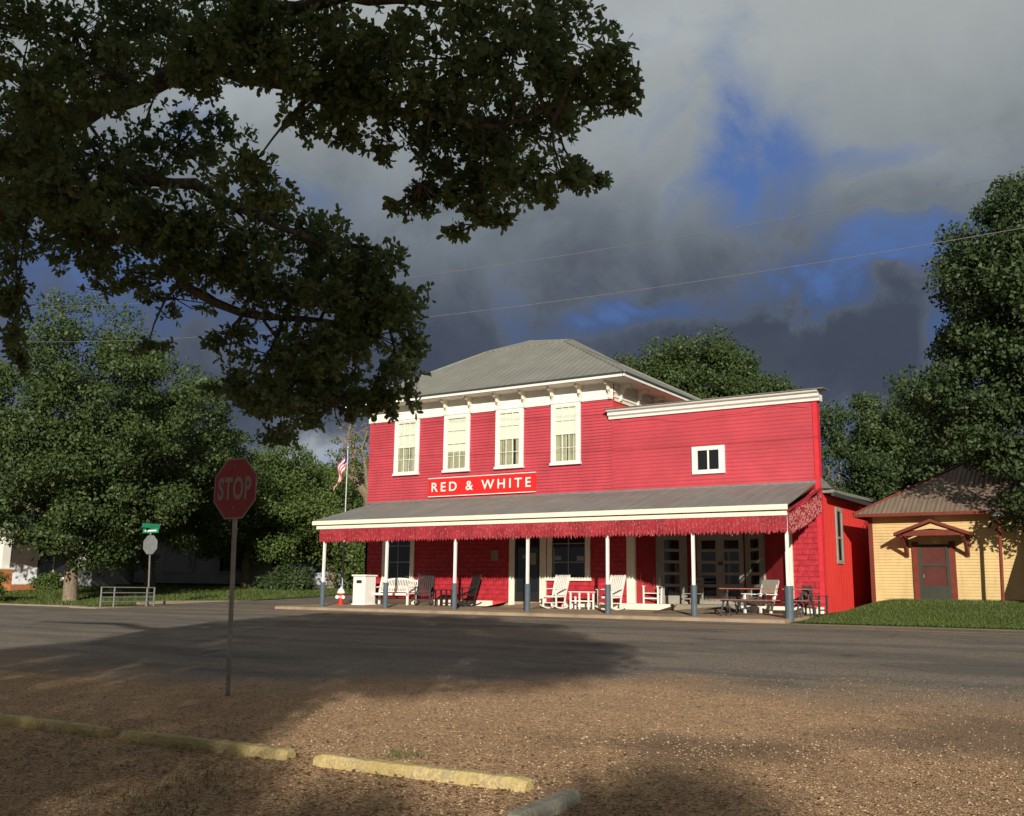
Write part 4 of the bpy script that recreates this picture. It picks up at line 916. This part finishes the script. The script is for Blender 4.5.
tree('street_tree', 'bright green leafy small tree seen between first porch post and store corner', 'trees beyond the side street', (-37.8, 12.5, 1.2), (-37.6, 12.3, 3.3), (2.0, 2, 2.3), 110, 120, .17, 7, 'leafB', tr=.14, rcl=(.5, .9))
tree('street_tree', 'dark tree low behind the left porch end and the flagpole', 'trees beyond the side street', (-44.5, 24, 1.6), (-44.4, 24, 4.4), (5.5, 4, 3.0), 220, 200, .19, 8, 'leafC')
tree('back_tree', 'rounded green tree rising behind the store parapet', 'trees behind the store', (-23.3, 24, .9), (-23.2, 23.7, 12.6), (4.7, 4.2, 4.0), 260, 280, .165, 9, 'leafA')
tree('back_tree', 'lower right tree rising beside the store parapet slope', 'trees behind the store', (-19.4, 25.5, .9), (-19.6, 25.2, 11.1), (2.7, 3.0, 3.2), 130, 250, .165, 10, 'leafC')
tree('back_tree', 'airy tree just right of the store parapet end', 'trees behind the store', (-16.4, 27, 1), (-16.2, 27, 8.1), (2.1, 3.0, 4.2), 75, 200, .17, 12, 'leafC')
tree('back_tree', 'round topped tree in the gap left of the great right hand tree', 'trees behind the store', (-13.0, 31, 1), (-12.6, 30.6, 9.3), (2.9, 3.6, 4.0), 210, 230, .18, 13, 'leafA')
tree('back_tree', 'dark low tree behind the roof of the yellow hut', 'trees behind the store', (-9.5, 27, 1), (-9.6, 26.5, 6.5), (5.0, 4, 3.8), 240, 230, .18, 14, 'leafC')
tree('great_tree', 'great tall dark green tree leaning over the yellow hut at the right edge', None, (-3.1, .45, 1.36), (-2.65, 2.0, 9.15), (3.25, 3.4, 5.1), 520, 270, .125, 15, 'leafC', 'bark', tr=.30, rcl=(.5, .95), limbs=12)
tree('yard_bush', 'round dark green bush at the end of the grey house', 'bushes before the far houses', (-42.2, 9.8, 1.2), (-42.2, 9.8, 1.9), (1.5, 1.3, .9), 70, 110, .14, 16, 'leafC', tr=.05, rcl=(.35, .6), limbs=3, cat='bush')
tree('yard_bush', 'leafy green bush by the brick pillar at the left picture edge', 'bushes before the far houses', (-45.0, -6.1, .8), (-45.2, -6.0, 1.3), (1.5, .9, .65), 60, 110, .12, 17, 'leafB', tr=.04, rcl=(.3, .5), limbs=3, cat='bush')
tree('yard_bush', 'small flowering bush below the far pale house window', 'bushes before the far houses', (-50.3, .6, 1.2), (-50.3, .6, 1.6), (1.1, .7, .55), 40, 90, .12, 18, 'leafB', tr=.04, rcl=(.25, .4), limbs=3, cat='bush')
# bare half dead tree behind the store corner
t = thing('bare_tree', 'half bare tree with curving pale limbs behind the left store corner', 'tree', (-31.0, 8.5, .9)); w = MB()
def bp(x, y): p_ = at(x, y, 50); return p_
def branch(w, pts, r0, r1):
    n = len(pts); w.tube(pts, [r0 + (r1 - r0) * i / (n - 1) for i in range(n)], 7)
w.tube([Vector((-31.0, 8.5, .6)), bp(372, 520), bp(368, 497), bp(357, 482), bp(352, 468)], [.34, .3, .26, .2, .16], 8)
branch(w, [bp(352, 468), bp(355, 452), bp(348, 436), bp(352, 420)], .14, .03); branch(w, [bp(357, 482), bp(346, 474), bp(338, 460), bp(330, 452)], .12, .03); branch(w, [bp(368, 497), bp(366, 470), bp(362, 448), bp(368, 430)], .14, .03)
rg = random.Random(3)
for k in range(60):
    s_ = bp(rg.uniform(338, 368), rg.uniform(425, 480)); e = s_ + Vector((rg.uniform(-1, 1), rg.uniform(-1, 1), rg.uniform(-.1, 1.0))); m_ = s_.lerp(e, .5) + Vector((rg.uniform(-.15, .15), 0, rg.uniform(-.1, .1))); w.tube([s_, m_, e], [.03, .02, .008], 5)
w.build('trunk', M['bark2'], t); V, cc = crown(tuple(bp(360, 455)), (1.9, 1.9, 1.6), 26, 40, .12, 21, (.2, .45)); fastmesh('crown', V, 6, M['leafB'], t)
# the near oak: limbs, twigs and rosettes of small leaves
VIS = [[-8.1,-26.91,6.45,0.62,0.53],[-7.67,-26.61,6.37,0.62,0.45],[-6.9,-26.45,6.35,0.6,0.39],[-6.33,-26.33,6.19,0.42,0.38],[-4.8,-27.09,5.2,0.41,0.34],[-4.68,-26.64,5.34,0.5,0.43],[-4.34,-26.39,5.33,0.43,0.43],[-3.78,-26.41,5.11,0.44,0.47],[-3.44,-26.2,5.18,0.37,0.4],[-3.34,-25.78,5.48,0.32,0.32],[-3.06,-25.91,5.02,0.3,0.27],[-2.68,-26.15,4.91,0.14,0.13],[-2.71,-25.9,4.77,0.16,0.07],[-3.41,-25.72,4.87,0.28,0.28],[-3.99,-25.5,5.03,0.34,0.34],[-4.34,-25.79,5.0,0.38,0.38],[-4.43,-26.36,4.86,0.32,0.27],[-4.81,-26.54,5.08,0.32,0.27],[-4.06,-25.72,4.6,0.37,0.26],[-3.47,-26.02,4.32,0.2,0.17],[-4.33,-26.01,4.44,0.28,0.15],[-3.88,-25.99,4.12,0.25,0.13],[-3.17,-25.57,4.39,0.17,0.07],[-2.98,-26.38,4.12,0.17,0.11],[-7.92,-26.74,5.52,0.53,0.48],[-8.4,-26.73,5.07,0.36,0.54],[-7.27,-26.73,4.91,0.5,0.33],[-7.54,-26.19,5.32,0.45,0.32],[-7.06,-25.93,5.44,0.45,0.25],[-4.99,-27.07,4.32,0.28,0.19],[-7.95,-26.54,4.67,0.53,0.31],[-7.7,-27.08,3.94,0.16,0.49],[-8.2,-26.72,3.58,0.1,0.19],[-7.28,-26.4,4.5,0.51,0.27],[-6.65,-26.28,4.54,0.5,0.33],[-6.3,-25.89,4.51,0.46,0.35],[-6.18,-25.27,4.68,0.36,0.27],[-5.57,-25.4,4.39,0.38,0.27],[-5.24,-25.31,4.06,0.29,0.31],[-6.07,-25.22,4.17,0.53,0.35],[-5.53,-25.08,3.77,0.38,0.38],[-6.58,-25.44,4.24,0.4,0.31],[-6.57,-26.11,4.19,0.38,0.18],[-5.3,-25.02,3.49,0.19,0.29],[-6.06,-24.93,3.46,0.44,0.31],[-6.21,-25.4,3.52,0.39,0.28],[-6.38,-25.44,3.18,0.34,0.24],[-5.38,-25.1,3.14,0.18,0.2],[-5.62,-25.5,3.02,0.24,0.15],[-6.61,-25.02,2.98,0.27,0.13],[-6.26,-25.97,3.62,0.23,0.15],[-7.23,-25.78,4.11,0.29,0.13],[-7.18,-26.33,4.1,0.24,0.12],[-7.93,-26.19,4.44,0.27,0.16],[-6.61,-25.74,3.28,0.2,0.12],[-7.56,-25.81,3.73,0.16,0.11],[-6.27,-27.8,4.85,0.38,0.22],[-5.79,-27.53,5.06,0.38,0.19],[-5.31,-27.24,5.17,0.28,0.18],[-6.47,-27.86,4.54,0.24,0.18],[-6.15,-27.58,4.21,0.41,0.17],[-5.43,-25.4,3.94,0.45,0.25],[-5.71,-25.77,3.47,0.4,0.24],[-5.83,-25.28,3.2,0.34,0.2],[-5.99,-26.01,3.09,0.28,0.16],[-6.68,-26.04,4.4,0.42,0.22]]
CAN = [[-12.1,-25.9,7.0],[-10.7,-27.0,7.8],[-9.3,-28.3,8.7],[-9.2,-28.2,8.8],[-7.6,-34.6,9.1],[-11.0,-28.3,7.4],[-8.3,-28.5,9.0],[-11.3,-29.0,6.7],[-9.4,-30.7,7.8],[-5.5,-34.9,10.1],[-5.1,-34.0,10.2],[-6.9,-30.5,9.2],[-5.3,-32.1,10.2],[-6.7,-29.7,9.5],[-12.6,-27.8,5.5],[-8.6,-33.4,7.8],[-6.4,-34.9,9.0],[-9.8,-29.3,7.2],[-5.1,-36.1,10.0],[-8.0,-30.2,8.2],[-8.2,-27.3,8.1],[-8.4,-26.7,8.1],[-5.6,-30.5,9.7],[-13.3,-26.9,4.7],[-13.3,-26.1,4.8],[-13.6,-24.6,4.5],[-11.2,-27.6,6.0],[-10.8,-26.5,6.2],[-9.5,-27.9,7.0],[-6.2,-32.3,8.9],[-6.4,-30.4,8.8],[-6.8,-29.5,8.6],[-7.4,-26.7,8.2],[-4.2,-31.2,10.0],[-5.3,-39.0,8.9],[-11.7,-27.8,5.5],[-3.9,-38.7,9.9],[-8.9,-29.5,6.9],[-6.1,-32.9,8.4],[-8.1,-29.1,7.3],[-4.6,-33.4,9.6],[-4.7,-32.9,9.5],[-6.1,-29.5,8.8],[-3.7,-32.2,10.1],[-3.5,-31.6,10.2],[-10.0,-31.8,5.8],[-6.1,-36.4,8.0],[-5.8,-35.9,8.2],[-8.7,-31.1,6.5],[-4.0,-37.2,9.3],[-9.7,-27.2,6.0],[-3.9,-34.9,9.4],[-3.6,-35.2,9.8],[-2.2,-36.0,10.4],[-3.2,-34.1,10.0],[-5.6,-43.5,7.8],[-5.1,-40.5,8.2],[-8.0,-35.1,6.6],[-6.9,-35.7,7.2],[-10.9,-28.8,5.1],[-9.2,-30.6,5.9],[-11.4,-26.8,4.9],[-3.6,-36.8,9.1],[-5.6,-33.2,8.3],[-3.9,-34.3,9.2],[-2.2,-36.3,10.0],[-6.0,-29.1,7.9],[-5.7,-28.9,8.1],[-4.1,-30.6,9.1],[-2.5,-31.9,10.1],[-4.7,-27.7,8.7],[-11.1,-35.3,4.4],[-10.3,-35.4,4.7],[-9.8,-35.1,5.0],[-7.8,-36.9,6.3],[-8.8,-34.5,5.7],[-5.9,-38.7,7.5],[-9.5,-31.6,5.3],[-8.2,-32.8,6.2],[-7.8,-31.9,6.4],[-3.7,-37.1,8.9],[-4.2,-34.9,8.5],[-5.3,-31.4,7.8],[-3.3,-34.0,9.2],[-5.7,-28.9,7.9],[-1.2,-34.9,10.5],[-5.1,-28.6,8.3],[-5.0,-27.4,8.4],[-4.7,-27.3,8.6],[-1.0,-49.6,9.8],[-0.6,-49.3,9.9],[-5.6,-41.1,7.2],[-0.2,-48.1,10.3],[-0.8,-45.8,9.9],[-1.9,-43.1,9.3],[-4.2,-38.7,8.0],[-2.6,-39.8,8.8],[-5.7,-34.5,7.1],[-5.3,-34.3,7.5],[-5.0,-33.6,7.7],[-0.7,-39.8,10.2],[-0.6,-39.0,10.4],[-0.4,-37.6,10.4],[-4.2,-31.6,8.3],[-0.6,-35.3,10.3],[-5.6,-27.7,7.6],[-2.8,-30.7,9.3],[-2.2,-30.1,9.4],[-9.5,-36.4,4.5],[-8.1,-37.0,5.3],[-9.8,-33.4,4.4],[-5.6,-38.5,6.8],[-1.0,-45.1,9.5],[-7.6,-33.5,5.8],[-9.9,-29.5,4.6],[-0.2,-43.2,9.9],[-3.6,-35.9,8.0],[-0.5,-39.8,9.7],[0.4,-39.9,10.5],[-4.5,-31.2,7.6],[0.0,-37.7,10.2],[-3.1,-32.2,8.6],[-3.0,-31.1,8.5],[-5.4,-26.1,7.2],[-0.5,-33.1,10.1],[-0.6,-32.7,10.2],[-0.5,-31.5,10.3],[-1.7,-46.1,8.5],[-0.3,-47.3,9.4],[-5.6,-39.1,6.5],[-2.7,-42.8,8.3],[-8.3,-32.3,4.8],[-2.9,-40.1,7.9],[-8.9,-30.3,4.7],[-8.0,-31.1,5.3],[-3.9,-35.3,7.5],[0.8,-42.3,10.3],[-4.9,-31.9,6.9],[-0.4,-38.7,9.8],[-3.3,-32.2,7.9],[0.8,-37.9,10.3],[-1.4,-33.3,9.1],[-4.2,-28.7,7.6],[1.0,-35.4,10.5],[-4.2,-26.1,7.5],[-3.9,-26.2,7.8],[-3.9,-41.6,7.0],[1.9,-48.8,10.2],[-0.2,-44.7,9.1],[-7.9,-32.1,4.7],[-3.3,-37.7,7.5],[-3.4,-36.9,7.6],[-7.3,-29.8,5.3],[1.1,-41.0,10.0],[-5.4,-30.2,6.3],[1.7,-39.6,10.3],[-5.7,-28.3,6.4],[-4.2,-29.5,7.3],[0.2,-35.3,9.7],[-4.9,-26.6,6.8],[1.2,-34.7,10.4],[-4.8,-41.2,6.1],[-0.4,-46.6,8.7],[0.9,-47.8,9.5],[-5.1,-37.2,6.2],[-5.0,-36.3,6.3],[-0.9,-40.6,8.4],[-3.3,-36.9,7.2],[-1.4,-38.3,8.4],[2.4,-43.0,10.3],[2.1,-42.0,10.2],[-0.1,-38.0,9.1],[-2.7,-32.8,7.6],[1.2,-37.9,10.0],[-2.3,-31.5,8.0],[1.3,-35.7,10.0],[-2.9,-28.2,7.6],[1.8,-35.1,10.3],[-1.8,-28.7,8.3],[-6.0,-38.8,5.2],[-6.7,-36.4,4.8],[-6.5,-35.5,4.8],[-4.5,-38.0,6.0],[-6.6,-33.9,5.0],[-5.8,-33.7,5.4],[-1.7,-38.8,7.7],[1.4,-43.0,9.5],[-2.0,-36.3,7.6],[1.7,-41.6,9.7],[-4.8,-30.6,5.9],[1.3,-38.7,9.6],[-2.4,-33.0,7.6],[-0.5,-34.2,8.6],[-2.1,-30.6,7.8],[-2.5,-28.3,7.5],[-0.5,-30.6,8.7],[0.1,-30.7,9.1],[-5.6,-38.6,4.9],[1.5,-49.3,9.1],[-1.6,-42.7,7.2],[2.5,-48.7,9.7],[-0.6,-42.1,7.8],[-5.5,-32.9,5.0],[3.6,-45.8,10.4],[-1.4,-38.0,7.6],[-1.5,-36.4,7.6],[-3.7,-32.2,6.2],[0.6,-38.0,8.8],[1.4,-37.8,9.3],[-4.6,-28.5,6.0],[-1.3,-31.8,7.8],[-3.4,-28.1,6.6],[-3.0,-27.1,6.8],[0.9,-32.4,9.0],[-2.4,-25.6,7.2],[-2.4,-42.6,6.4],[-3.6,-39.4,5.6],[-2.1,-41.5,6.6],[-4.9,-36.0,4.9],[-4.9,-34.0,5.1],[-2.1,-36.6,6.7],[2.5,-43.1,9.5],[2.2,-41.0,9.2],[2.8,-41.3,9.7],[-1.5,-34.2,7.3],[2.5,-38.3,9.5],[-3.9,-28.3,5.8],[-0.7,-31.7,7.6],[-1.6,-30.1,7.2],[0.8,-32.4,8.7],[2.8,-34.6,9.8],[3.2,-34.0,10.1],[4.2,-51.8,9.8],[2.5,-47.8,9.0],[5.0,-49.2,10.3],[3.8,-46.1,9.7],[0.3,-39.9,7.6],[4.1,-45.1,10.0],[3.3,-43.3,9.6],[-0.5,-36.1,7.5],[1.6,-38.2,8.5],[1.2,-36.9,8.4],[0.3,-34.0,7.8],[1.3,-34.6,8.4],[-0.7,-31.4,7.4],[2.9,-35.4,9.3],[2.0,-33.3,9.1],[0.4,-30.5,8.2],[2.2,-47.9,8.2],[-4.4,-36.8,4.6],[-0.7,-40.9,6.6],[2.8,-46.2,8.8],[-1.4,-38.2,6.3],[1.5,-41.8,8.0],[-2.3,-35.4,6.0],[-3.5,-32.7,5.2],[-4.1,-30.3,4.8],[5.3,-44.1,10.4],[4.4,-41.8,9.8],[1.2,-35.5,7.9],[2.9,-37.5,9.1],[1.3,-33.9,8.1],[-0.1,-31.1,7.5],[3.5,-35.7,9.4],[2.2,-32.9,8.7],[1.0,-45.3,7.2],[3.7,-48.6,8.9],[1.6,-44.2,7.7],[3.2,-45.2,8.6],[-0.4,-39.7,6.7],[5.2,-46.8,9.8],[1.7,-40.4,7.9],[1.6,-39.6,7.9],[2.4,-39.6,8.3],[-2.6,-31.6,5.6],[3.9,-40.4,9.2],[0.7,-34.4,7.5],[0.0,-31.5,6.9],[-2.3,-27.5,5.8],[1.1,-31.6,7.7],[2.4,-32.3,8.6],[7.0,-54.0,10.2],[5.1,-49.5,9.1],[2.2,-44.4,7.5],[-2.7,-36.1,4.9],[3.1,-43.5,8.2],[4.3,-44.2,9.0],[6.2,-46.0,10.0],[2.5,-40.1,8.0],[1.0,-36.7,7.2],[5.7,-42.3,9.7],[0.4,-33.6,6.9],[1.6,-34.5,7.6],[-1.1,-28.9,5.9],[0.7,-30.7,7.0],[0.9,-31.1,7.3],[0.9,-30.4,7.4],[1.4,-45.1,6.9],[6.9,-51.6,9.8],[2.6,-44.8,7.4],[4.7,-46.6,8.6],[5.9,-47.9,9.5],[-2.3,-34.5,4.9],[4.3,-43.1,8.5],[0.4,-35.3,6.3],[-1.3,-31.9,5.5],[2.9,-38.0,8.0],[1.6,-34.2,7.0],[5.8,-40.3,9.7],[2.3,-33.6,7.7],[0.1,-29.5,6.4],[1.4,-30.5,7.1],[8.1,-53.7,10.1],[2.1,-43.5,6.8],[-0.0,-39.3,5.6],[0.8,-39.3,6.0],[-2.1,-34.4,4.5],[-1.4,-35.0,4.9],[3.0,-40.2,7.5],[7.3,-45.7,9.9],[6.3,-43.8,9.5],[2.4,-36.9,7.3],[2.8,-35.7,7.4],[0.3,-31.7,6.2],[6.3,-39.3,9.4],[-0.3,-29.3,5.9],[4.4,-34.7,8.4],[1.4,-43.2,5.9],[9.4,-54.8,10.5],[-0.5,-38.4,4.9],[8.2,-50.8,9.8],[5.8,-45.5,8.7],[-0.1,-36.0,5.3],[0.5,-36.4,5.8],[-0.9,-33.0,5.1],[6.0,-42.8,9.0],[3.4,-37.0,7.4],[-1.0,-30.4,5.0],[8.7,-43.3,10.5],[1.6,-31.7,6.6],[1.2,-30.4,6.3],[1.3,-29.5,6.5],[0.5,-41.5,5.2],[6.7,-49.9,8.6],[8.6,-51.6,9.7],[8.1,-50.3,9.7],[6.8,-47.0,8.8],[0.4,-36.4,5.1],[6.0,-42.7,8.6],[2.5,-36.4,6.6],[3.4,-36.0,7.1],[7.0,-40.8,9.1],[1.8,-32.4,6.3],[0.9,-29.4,5.7],[0.8,-40.5,4.9],[0.1,-38.9,4.6],[4.7,-45.1,7.2],[6.9,-47.2,8.5],[1.0,-37.7,5.2],[6.4,-40.9,8.4],[5.7,-38.7,7.9],[9.7,-43.8,10.4],[3.8,-34.6,7.1],[0.9,-40.4,4.7],[10.8,-53.8,10.4],[0.1,-37.7,4.4],[0.7,-37.5,4.8],[7.1,-48.2,7.8],[1.0,-38.7,4.4],[8.8,-49.1,8.9],[12.4,-56.3,10.5],[3.1,-41.7,5.1],[3.7,-40.8,5.7],[5.1,-44.3,5.9],[5.2,-44.1,6.0],[10.2,-50.5,9.0],[10.1,-50.0,9.0],[3.3,-40.7,4.5],[7.0,-46.4,6.9],[13.7,-54.2,10.5],[10.1,-48.4,8.4],[6.1,-43.3,6.0],[8.3,-45.8,7.2],[7.1,-45.8,6.1],[5.8,-42.8,5.2],[5.0,-41.1,5.0],[8.8,-45.5,7.1],[14.1,-54.7,9.6],[10.3,-47.7,7.7],[11.8,-48.6,8.4],[12.5,-49.1,8.9],[6.8,-40.2,5.8],[12.9,-48.3,9.2],[13.4,-51.3,8.9],[12.9,-50.2,8.7],[15.1,-52.4,10.1],[10.8,-44.9,7.7],[9.7,-46.0,6.6],[9.7,-45.1,6.6],[10.4,-44.3,7.0],[10.6,-45.7,6.7],[11.2,-46.0,7.1],[-4.8,-30.1,8.1],[-5.1,-30.0,7.2],[-1.9,-30.1,6.4],[-1.3,-29.3,5.9],[-1.3,-28.8,6.0],[0.3,-30.5,6.3],[-1.8,-28.3,6.1],[0.2,-31.8,6.6],[-3.7,-33.6,8.0],[-3.0,-31.8,7.5],[-5.1,-31.4,6.6],[-4.7,-31.4,5.0],[-3.3,-31.7,6.3],[-4.1,-29.6,5.8],[-4.4,-29.4,5.6],[-2.0,-31.7,6.6],[-3.9,-30.9,5.6],[-3.6,-29.7,4.7],[-2.6,-31.2,5.4],[-3.2,-32.2,6.3],[-3.2,-33.4,6.8],[-0.9,-34.1,7.7],[-1.6,-35.4,7.3],[-2.7,-30.2,5.0],[-4.5,-30.7,5.3],[-4.5,-30.7,5.9],[-4.5,-30.7,6.5],[-2.0,-34.5,6.7],[-2.0,-34.5,7.3],[-2.0,-34.5,7.9],[0.8,-38.7,8.3],[0.8,-38.7,8.9],[0.8,-38.7,9.5]]
t = thing('live_oak', 'large spreading oak overhead with dark rough limbs and small rounded leaves', 'tree', (-10.12, -28.18, .1)); w = MB()
def L_(pts, rr):
    rj = random.Random(len(pts) * 7); P, Q = [Vector(p) for p in pts], []; R2 = []
    for i in range(len(P) - 1):
        for k in range(4):
            u = k / 4; jit = rr[i] * .45; Q.append(P[i].lerp(P[i + 1], u) + Vector((rj.uniform(-jit, jit), rj.uniform(-jit, jit), rj.uniform(-jit, jit)))); R2.append((rr[i] * (1 - u) + rr[i + 1] * u) * rj.uniform(.86, 1.14))
    Q.append(P[-1]); R2.append(rr[-1]); w.tube(Q, R2, 12)
L_([(-10.12, -28.18, -.2), (-10.1, -28.2, .4), (-10.05, -28.35, 2.0), (-9.9, -28.5, 3.6)], [.55, .42, .36, .32])
L_([(-9.9, -28.5, 3.6), (-8.37, -28.1, 4.40), (-7.19, -27.54, 4.79), (-6.7, -27.28, 5.07), (-6.18, -27.09, 5.22), (-5.65, -27.0, 5.30), (-5.2, -26.8, 5.22), (-4.79, -26.5, 5.05), (-4.09, -26.23, 4.86), (-3.58, -26.1, 4.70), (-3.12, -26.07, 4.76)], [.2, .115, .085, .08, .07, .06, .05, .04, .03, .02, .01])
L_([(-9.9, -28.5, 3.6), (-9.2, -27.7, 4.45), (-8.18, -26.96, 4.72), (-7.65, -26.63, 4.80), (-7.17, -26.31, 4.79), (-7.0, -26.1, 4.4), (-6.87, -25.96, 4.10), (-6.52, -25.68, 3.90), (-5.96, -25.31, 3.86), (-5.46, -24.97, 3.80)], [.2, .12, .085, .075, .06, .05, .045, .035, .022, .01])
L_([(-7.65, -26.63, 4.80), (-7.1, -26.6, 4.98), (-6.5, -26.3, 4.85), (-5.9, -25.9, 4.5), (-5.4, -25.4, 4.3)], [.07, .055, .045, .03, .012])
L_([(-5.65, -27.0, 5.30), (-5.0, -27.1, 5.5), (-4.3, -26.9, 5.5), (-3.6, -26.7, 5.3)], [.08, .06, .04, .015])
L_([(-9.9, -28.5, 3.6), (-8.5, -29.8, 6.0), (-6.0, -31.5, 7.5), (-3.0, -33.5, 8.3), (1.0, -35.0, 8.6), (4.0, -36, 8.8)], [.3, .26, .22, .17, .1, .04])
L_([(-9.9, -28.5, 3.6), (-11, -30, 6.2), (-12, -33, 8.0), (-12.5, -37, 9.2)], [.25, .2, .14, .05]); L_([(-6.0, -31.5, 7.5), (-5, -35, 8.8), (-4, -39, 9.6)], [.14, .1, .04])
rgn = np.random.default_rng(77); rr_ = random.Random(77)
skel = np.array(w.v)
P_, D_, N_, LL, WW = [], [], [], [], []
tw = MB()
for k, (x, y, z, rx, ry) in enumerate(VIS):
    c = np.array([x, y, z]); area = rx * ry; nro = int(250 * (area / .16) ** .80 * (.6 if 48 < k < 56 else 1)); nro = max(nro, 22)
    nsub = max(4, int(15 * (area / .16) ** .7)); sc_ = unit(rgn.normal(size=(nsub, 3))) * (rgn.random((nsub, 1)) ** .45)
    q = sc_[rgn.integers(0, nsub, nro)] + rgn.normal(size=(nro, 3)) * .19
    rc = c + q[:, :1] * np.array(RV) * rx * 1.08 + q[:, 1:2] * np.array(UV) * ry * 1.08 + q[:, 2:] * np.array(fw) * (rx + ry) * .75
    i0 = np.argmin(((skel - c) ** 2).sum(1)); s0 = Vector(skel[i0])
    hub = Vector(c) + Vector((rr_.uniform(-.08, .08), rr_.uniform(-.08, .08), rr_.uniform(-.05, .05)))
    dl = (hub - s0).length; sd_ = Vector((rr_.uniform(-.2, .2), rr_.uniform(-.2, .2), rr_.uniform(0, .2))) * dl
    tw.tube([s0, s0.lerp(hub, .3) + sd_ * .8, s0.lerp(hub, .65) + sd_ * .7, hub], [.016, .012, .008, .005], 5)
    for j in range(min(nro // 3, 26)):
        e = Vector(rc[j]); m_ = hub.lerp(e, .55) + Vector((rr_.uniform(-.05, .05), rr_.uniform(-.05, .05), rr_.uniform(-.04, .06))); tw.tube([hub, m_, e], [.007, .0045, .002], 4)
    per = 9; stem = unit(rc - np.array(hub) + np.array([0, 0, -.05]) + rgn.normal(size=(nro, 3)) * .12)
    cen = np.repeat(rc, per, 0); st = np.repeat(stem, per, 0); n = len(cen)
    dr_ = unit(st * rgn.uniform(-.1, 1.0, (n, 1)) + unit(rgn.normal(size=(n, 3))) * .9)
    P_.append(cen + st * rgn.uniform(-.05, .03, (n, 1))); D_.append(dr_); N_.append(unit(np.cross(dr_, unit(rgn.normal(size=(n, 3)))) + np.array([0, 0, .3])))
    l = rgn.uniform(.035, .075, n); LL.append(l); WW.append(l * rgn.uniform(.42, .58, n))
V = leafquads(np.concatenate(P_), np.concatenate(D_), np.concatenate(N_), np.concatenate(LL), np.concatenate(WW))
can = np.array(CAN); per = 230; n = len(can) * per
q = unit(rgn.normal(size=(n, 3))) * (rgn.random((n, 1)) ** .4) * .52; P2 = np.repeat(can, per, 0) + q
dd = unit(rgn.normal(size=(n, 3))); l = rgn.uniform(.10, .17, n)
V2 = leafquads(P2, dd, unit(np.cross(dd, unit(rgn.normal(size=(n, 3))))), l, l * .55)
fastmesh('crown', np.concatenate([V, V2]), 6, M['oakleaf'], t)
for k in range(0, len(can), 5):
    e = Vector(can[k]); i0 = np.argmin(((skel - can[k]) ** 2).sum(1)); s0 = Vector(skel[i0])
    if (e - s0).length < 5 and (s0 - CAM).dot(fw) < 1 and (e - CAM).dot(fw) < 1: w.tube([s0, s0.lerp(e, .5) + Vector((0, 0, .2)), e], [.05, .035, .012], 6)
w.build('trunk', M['bark'], t, smooth=True); tw.build('twigs', M['bark'], t)
print('oak leaves', len(V), len(V2))
# ------------------------------------------------------------------ far houses
M['pale'] = siding('pale blue white siding', (.50, .53, .56), (.3, .32, .34), .3); M['greyside'] = siding('grey siding', (.30, .33, .37), (.2, .22, .25), .3)
M['orangebrick'] = paint('orange brick', (.45, .17, .07), .85, .25, (.3, .1, .05), 9)
h = thing('porch_house', 'pale siding house with orange brick pier porch at the far left edge', 'building', (-56, 1, 1.4))
A_, B_ = Vector((-59.5, 0.5, 0)), Vector((-52.2, 4.4, 0))
def hw(name, mat, shapes, parent=None, A_=A_, B_=B_): return wallpiece(name, mat, A_, B_, shapes, parent or h)
hw('wall', M['pale'], [(0, 8.2, 0, 6, .9, 4.4)]); hw('roof', M['greyslab'], [(-.6, 8.8, -.6, 6.6, 4.4, 4.55)])
hw('gable', M['pale'], [(0.2, 8.0, .2, 5.8, 4.55, 5.2)])
for a in (1.2, 4.9):
    o = hw('window', M['glass'], [(a, a + 1.9, -.03, -.01, 2.0, 3.9)]); hw('casing', M['pale'], [(a - .12, a, -.07, -.0, 1.9, 4.0), (a + 1.9, a + 2.02, -.07, 0, 1.9, 4.0), (a + .9, a + 1.0, -.06, 0, 2, 3.9), (a, a + 1.9, -.07, 0, 1.88, 2.0), (a, a + 1.9, -.07, 0, 3.9, 4.0)], o)
w = MB(); c0 = at(1, 588, 53)
w.box(c0.x - .35, c0.x + .35, c0.y - .35, c0.y + .35, 1.0, 2.35); w.build('porch_pier', M['orangebrick'], h)
MB().box(c0.x - .22, c0.x + .22, c0.y - .22, c0.y + .22, 2.35, 4.2).build('porch_column', M['white'], h); MB().box(c0.x - .4, c0.x + .4, c0.y - .4, c0.y + .4, 2.33, 2.42).build('pier_cap', M['cream'], h)
MB().box(c0.x - 4, c0.x + 1.0, c0.y - .6, c0.y + 3.6, 4.2, 4.45).build('porch_roof', M['greyslab'], h)
w = MB(); w.box(c0.x - 4, c0.x + 1.2, c0.y - .2, c0.y + 3.4, .9, 1.55); w.build('porch_floor', M['orangebrick'], h)
h2 = thing('grey_house', 'long grey sided house in deep tree shade behind the stop sign', 'building', (-47, 13, 1.5)); A2, B2 = Vector((-51.5, 10.2, 0)), Vector((-43.0, 16.4, 0))
def hw2(name, mat, shapes, parent=None): return wallpiece(name, mat, A2, B2, shapes, parent or h2)
hw2('wall', M['greyside'], [(-3, 10.5, 0, 7, 1.2, 5.0)]); hw2('roof', M['greyslab'], [(-3.6, 11.1, -.6, 7.6, 5.0, 5.2)]); hw2('skirt', M['blackp'], [(-3.05, 10.55, -.04, 0, 1.2, 1.75)])
for a in (-1.2, 2.2, 5.4, 8.0):
    o = hw2('window', M['glass'], [(a, a + 1.7, -.03, -.01, 2.5, 4.3)]); hw2('casing', M['greyside'], [(a - .12, a, -.07, 0, 2.4, 4.4), (a + 1.7, a + 1.82, -.07, 0, 2.4, 4.4), (a + .8, a + .9, -.06, 0, 2.5, 4.3), (a, a + 1.7, -.07, 0, 2.38, 2.5)], o)
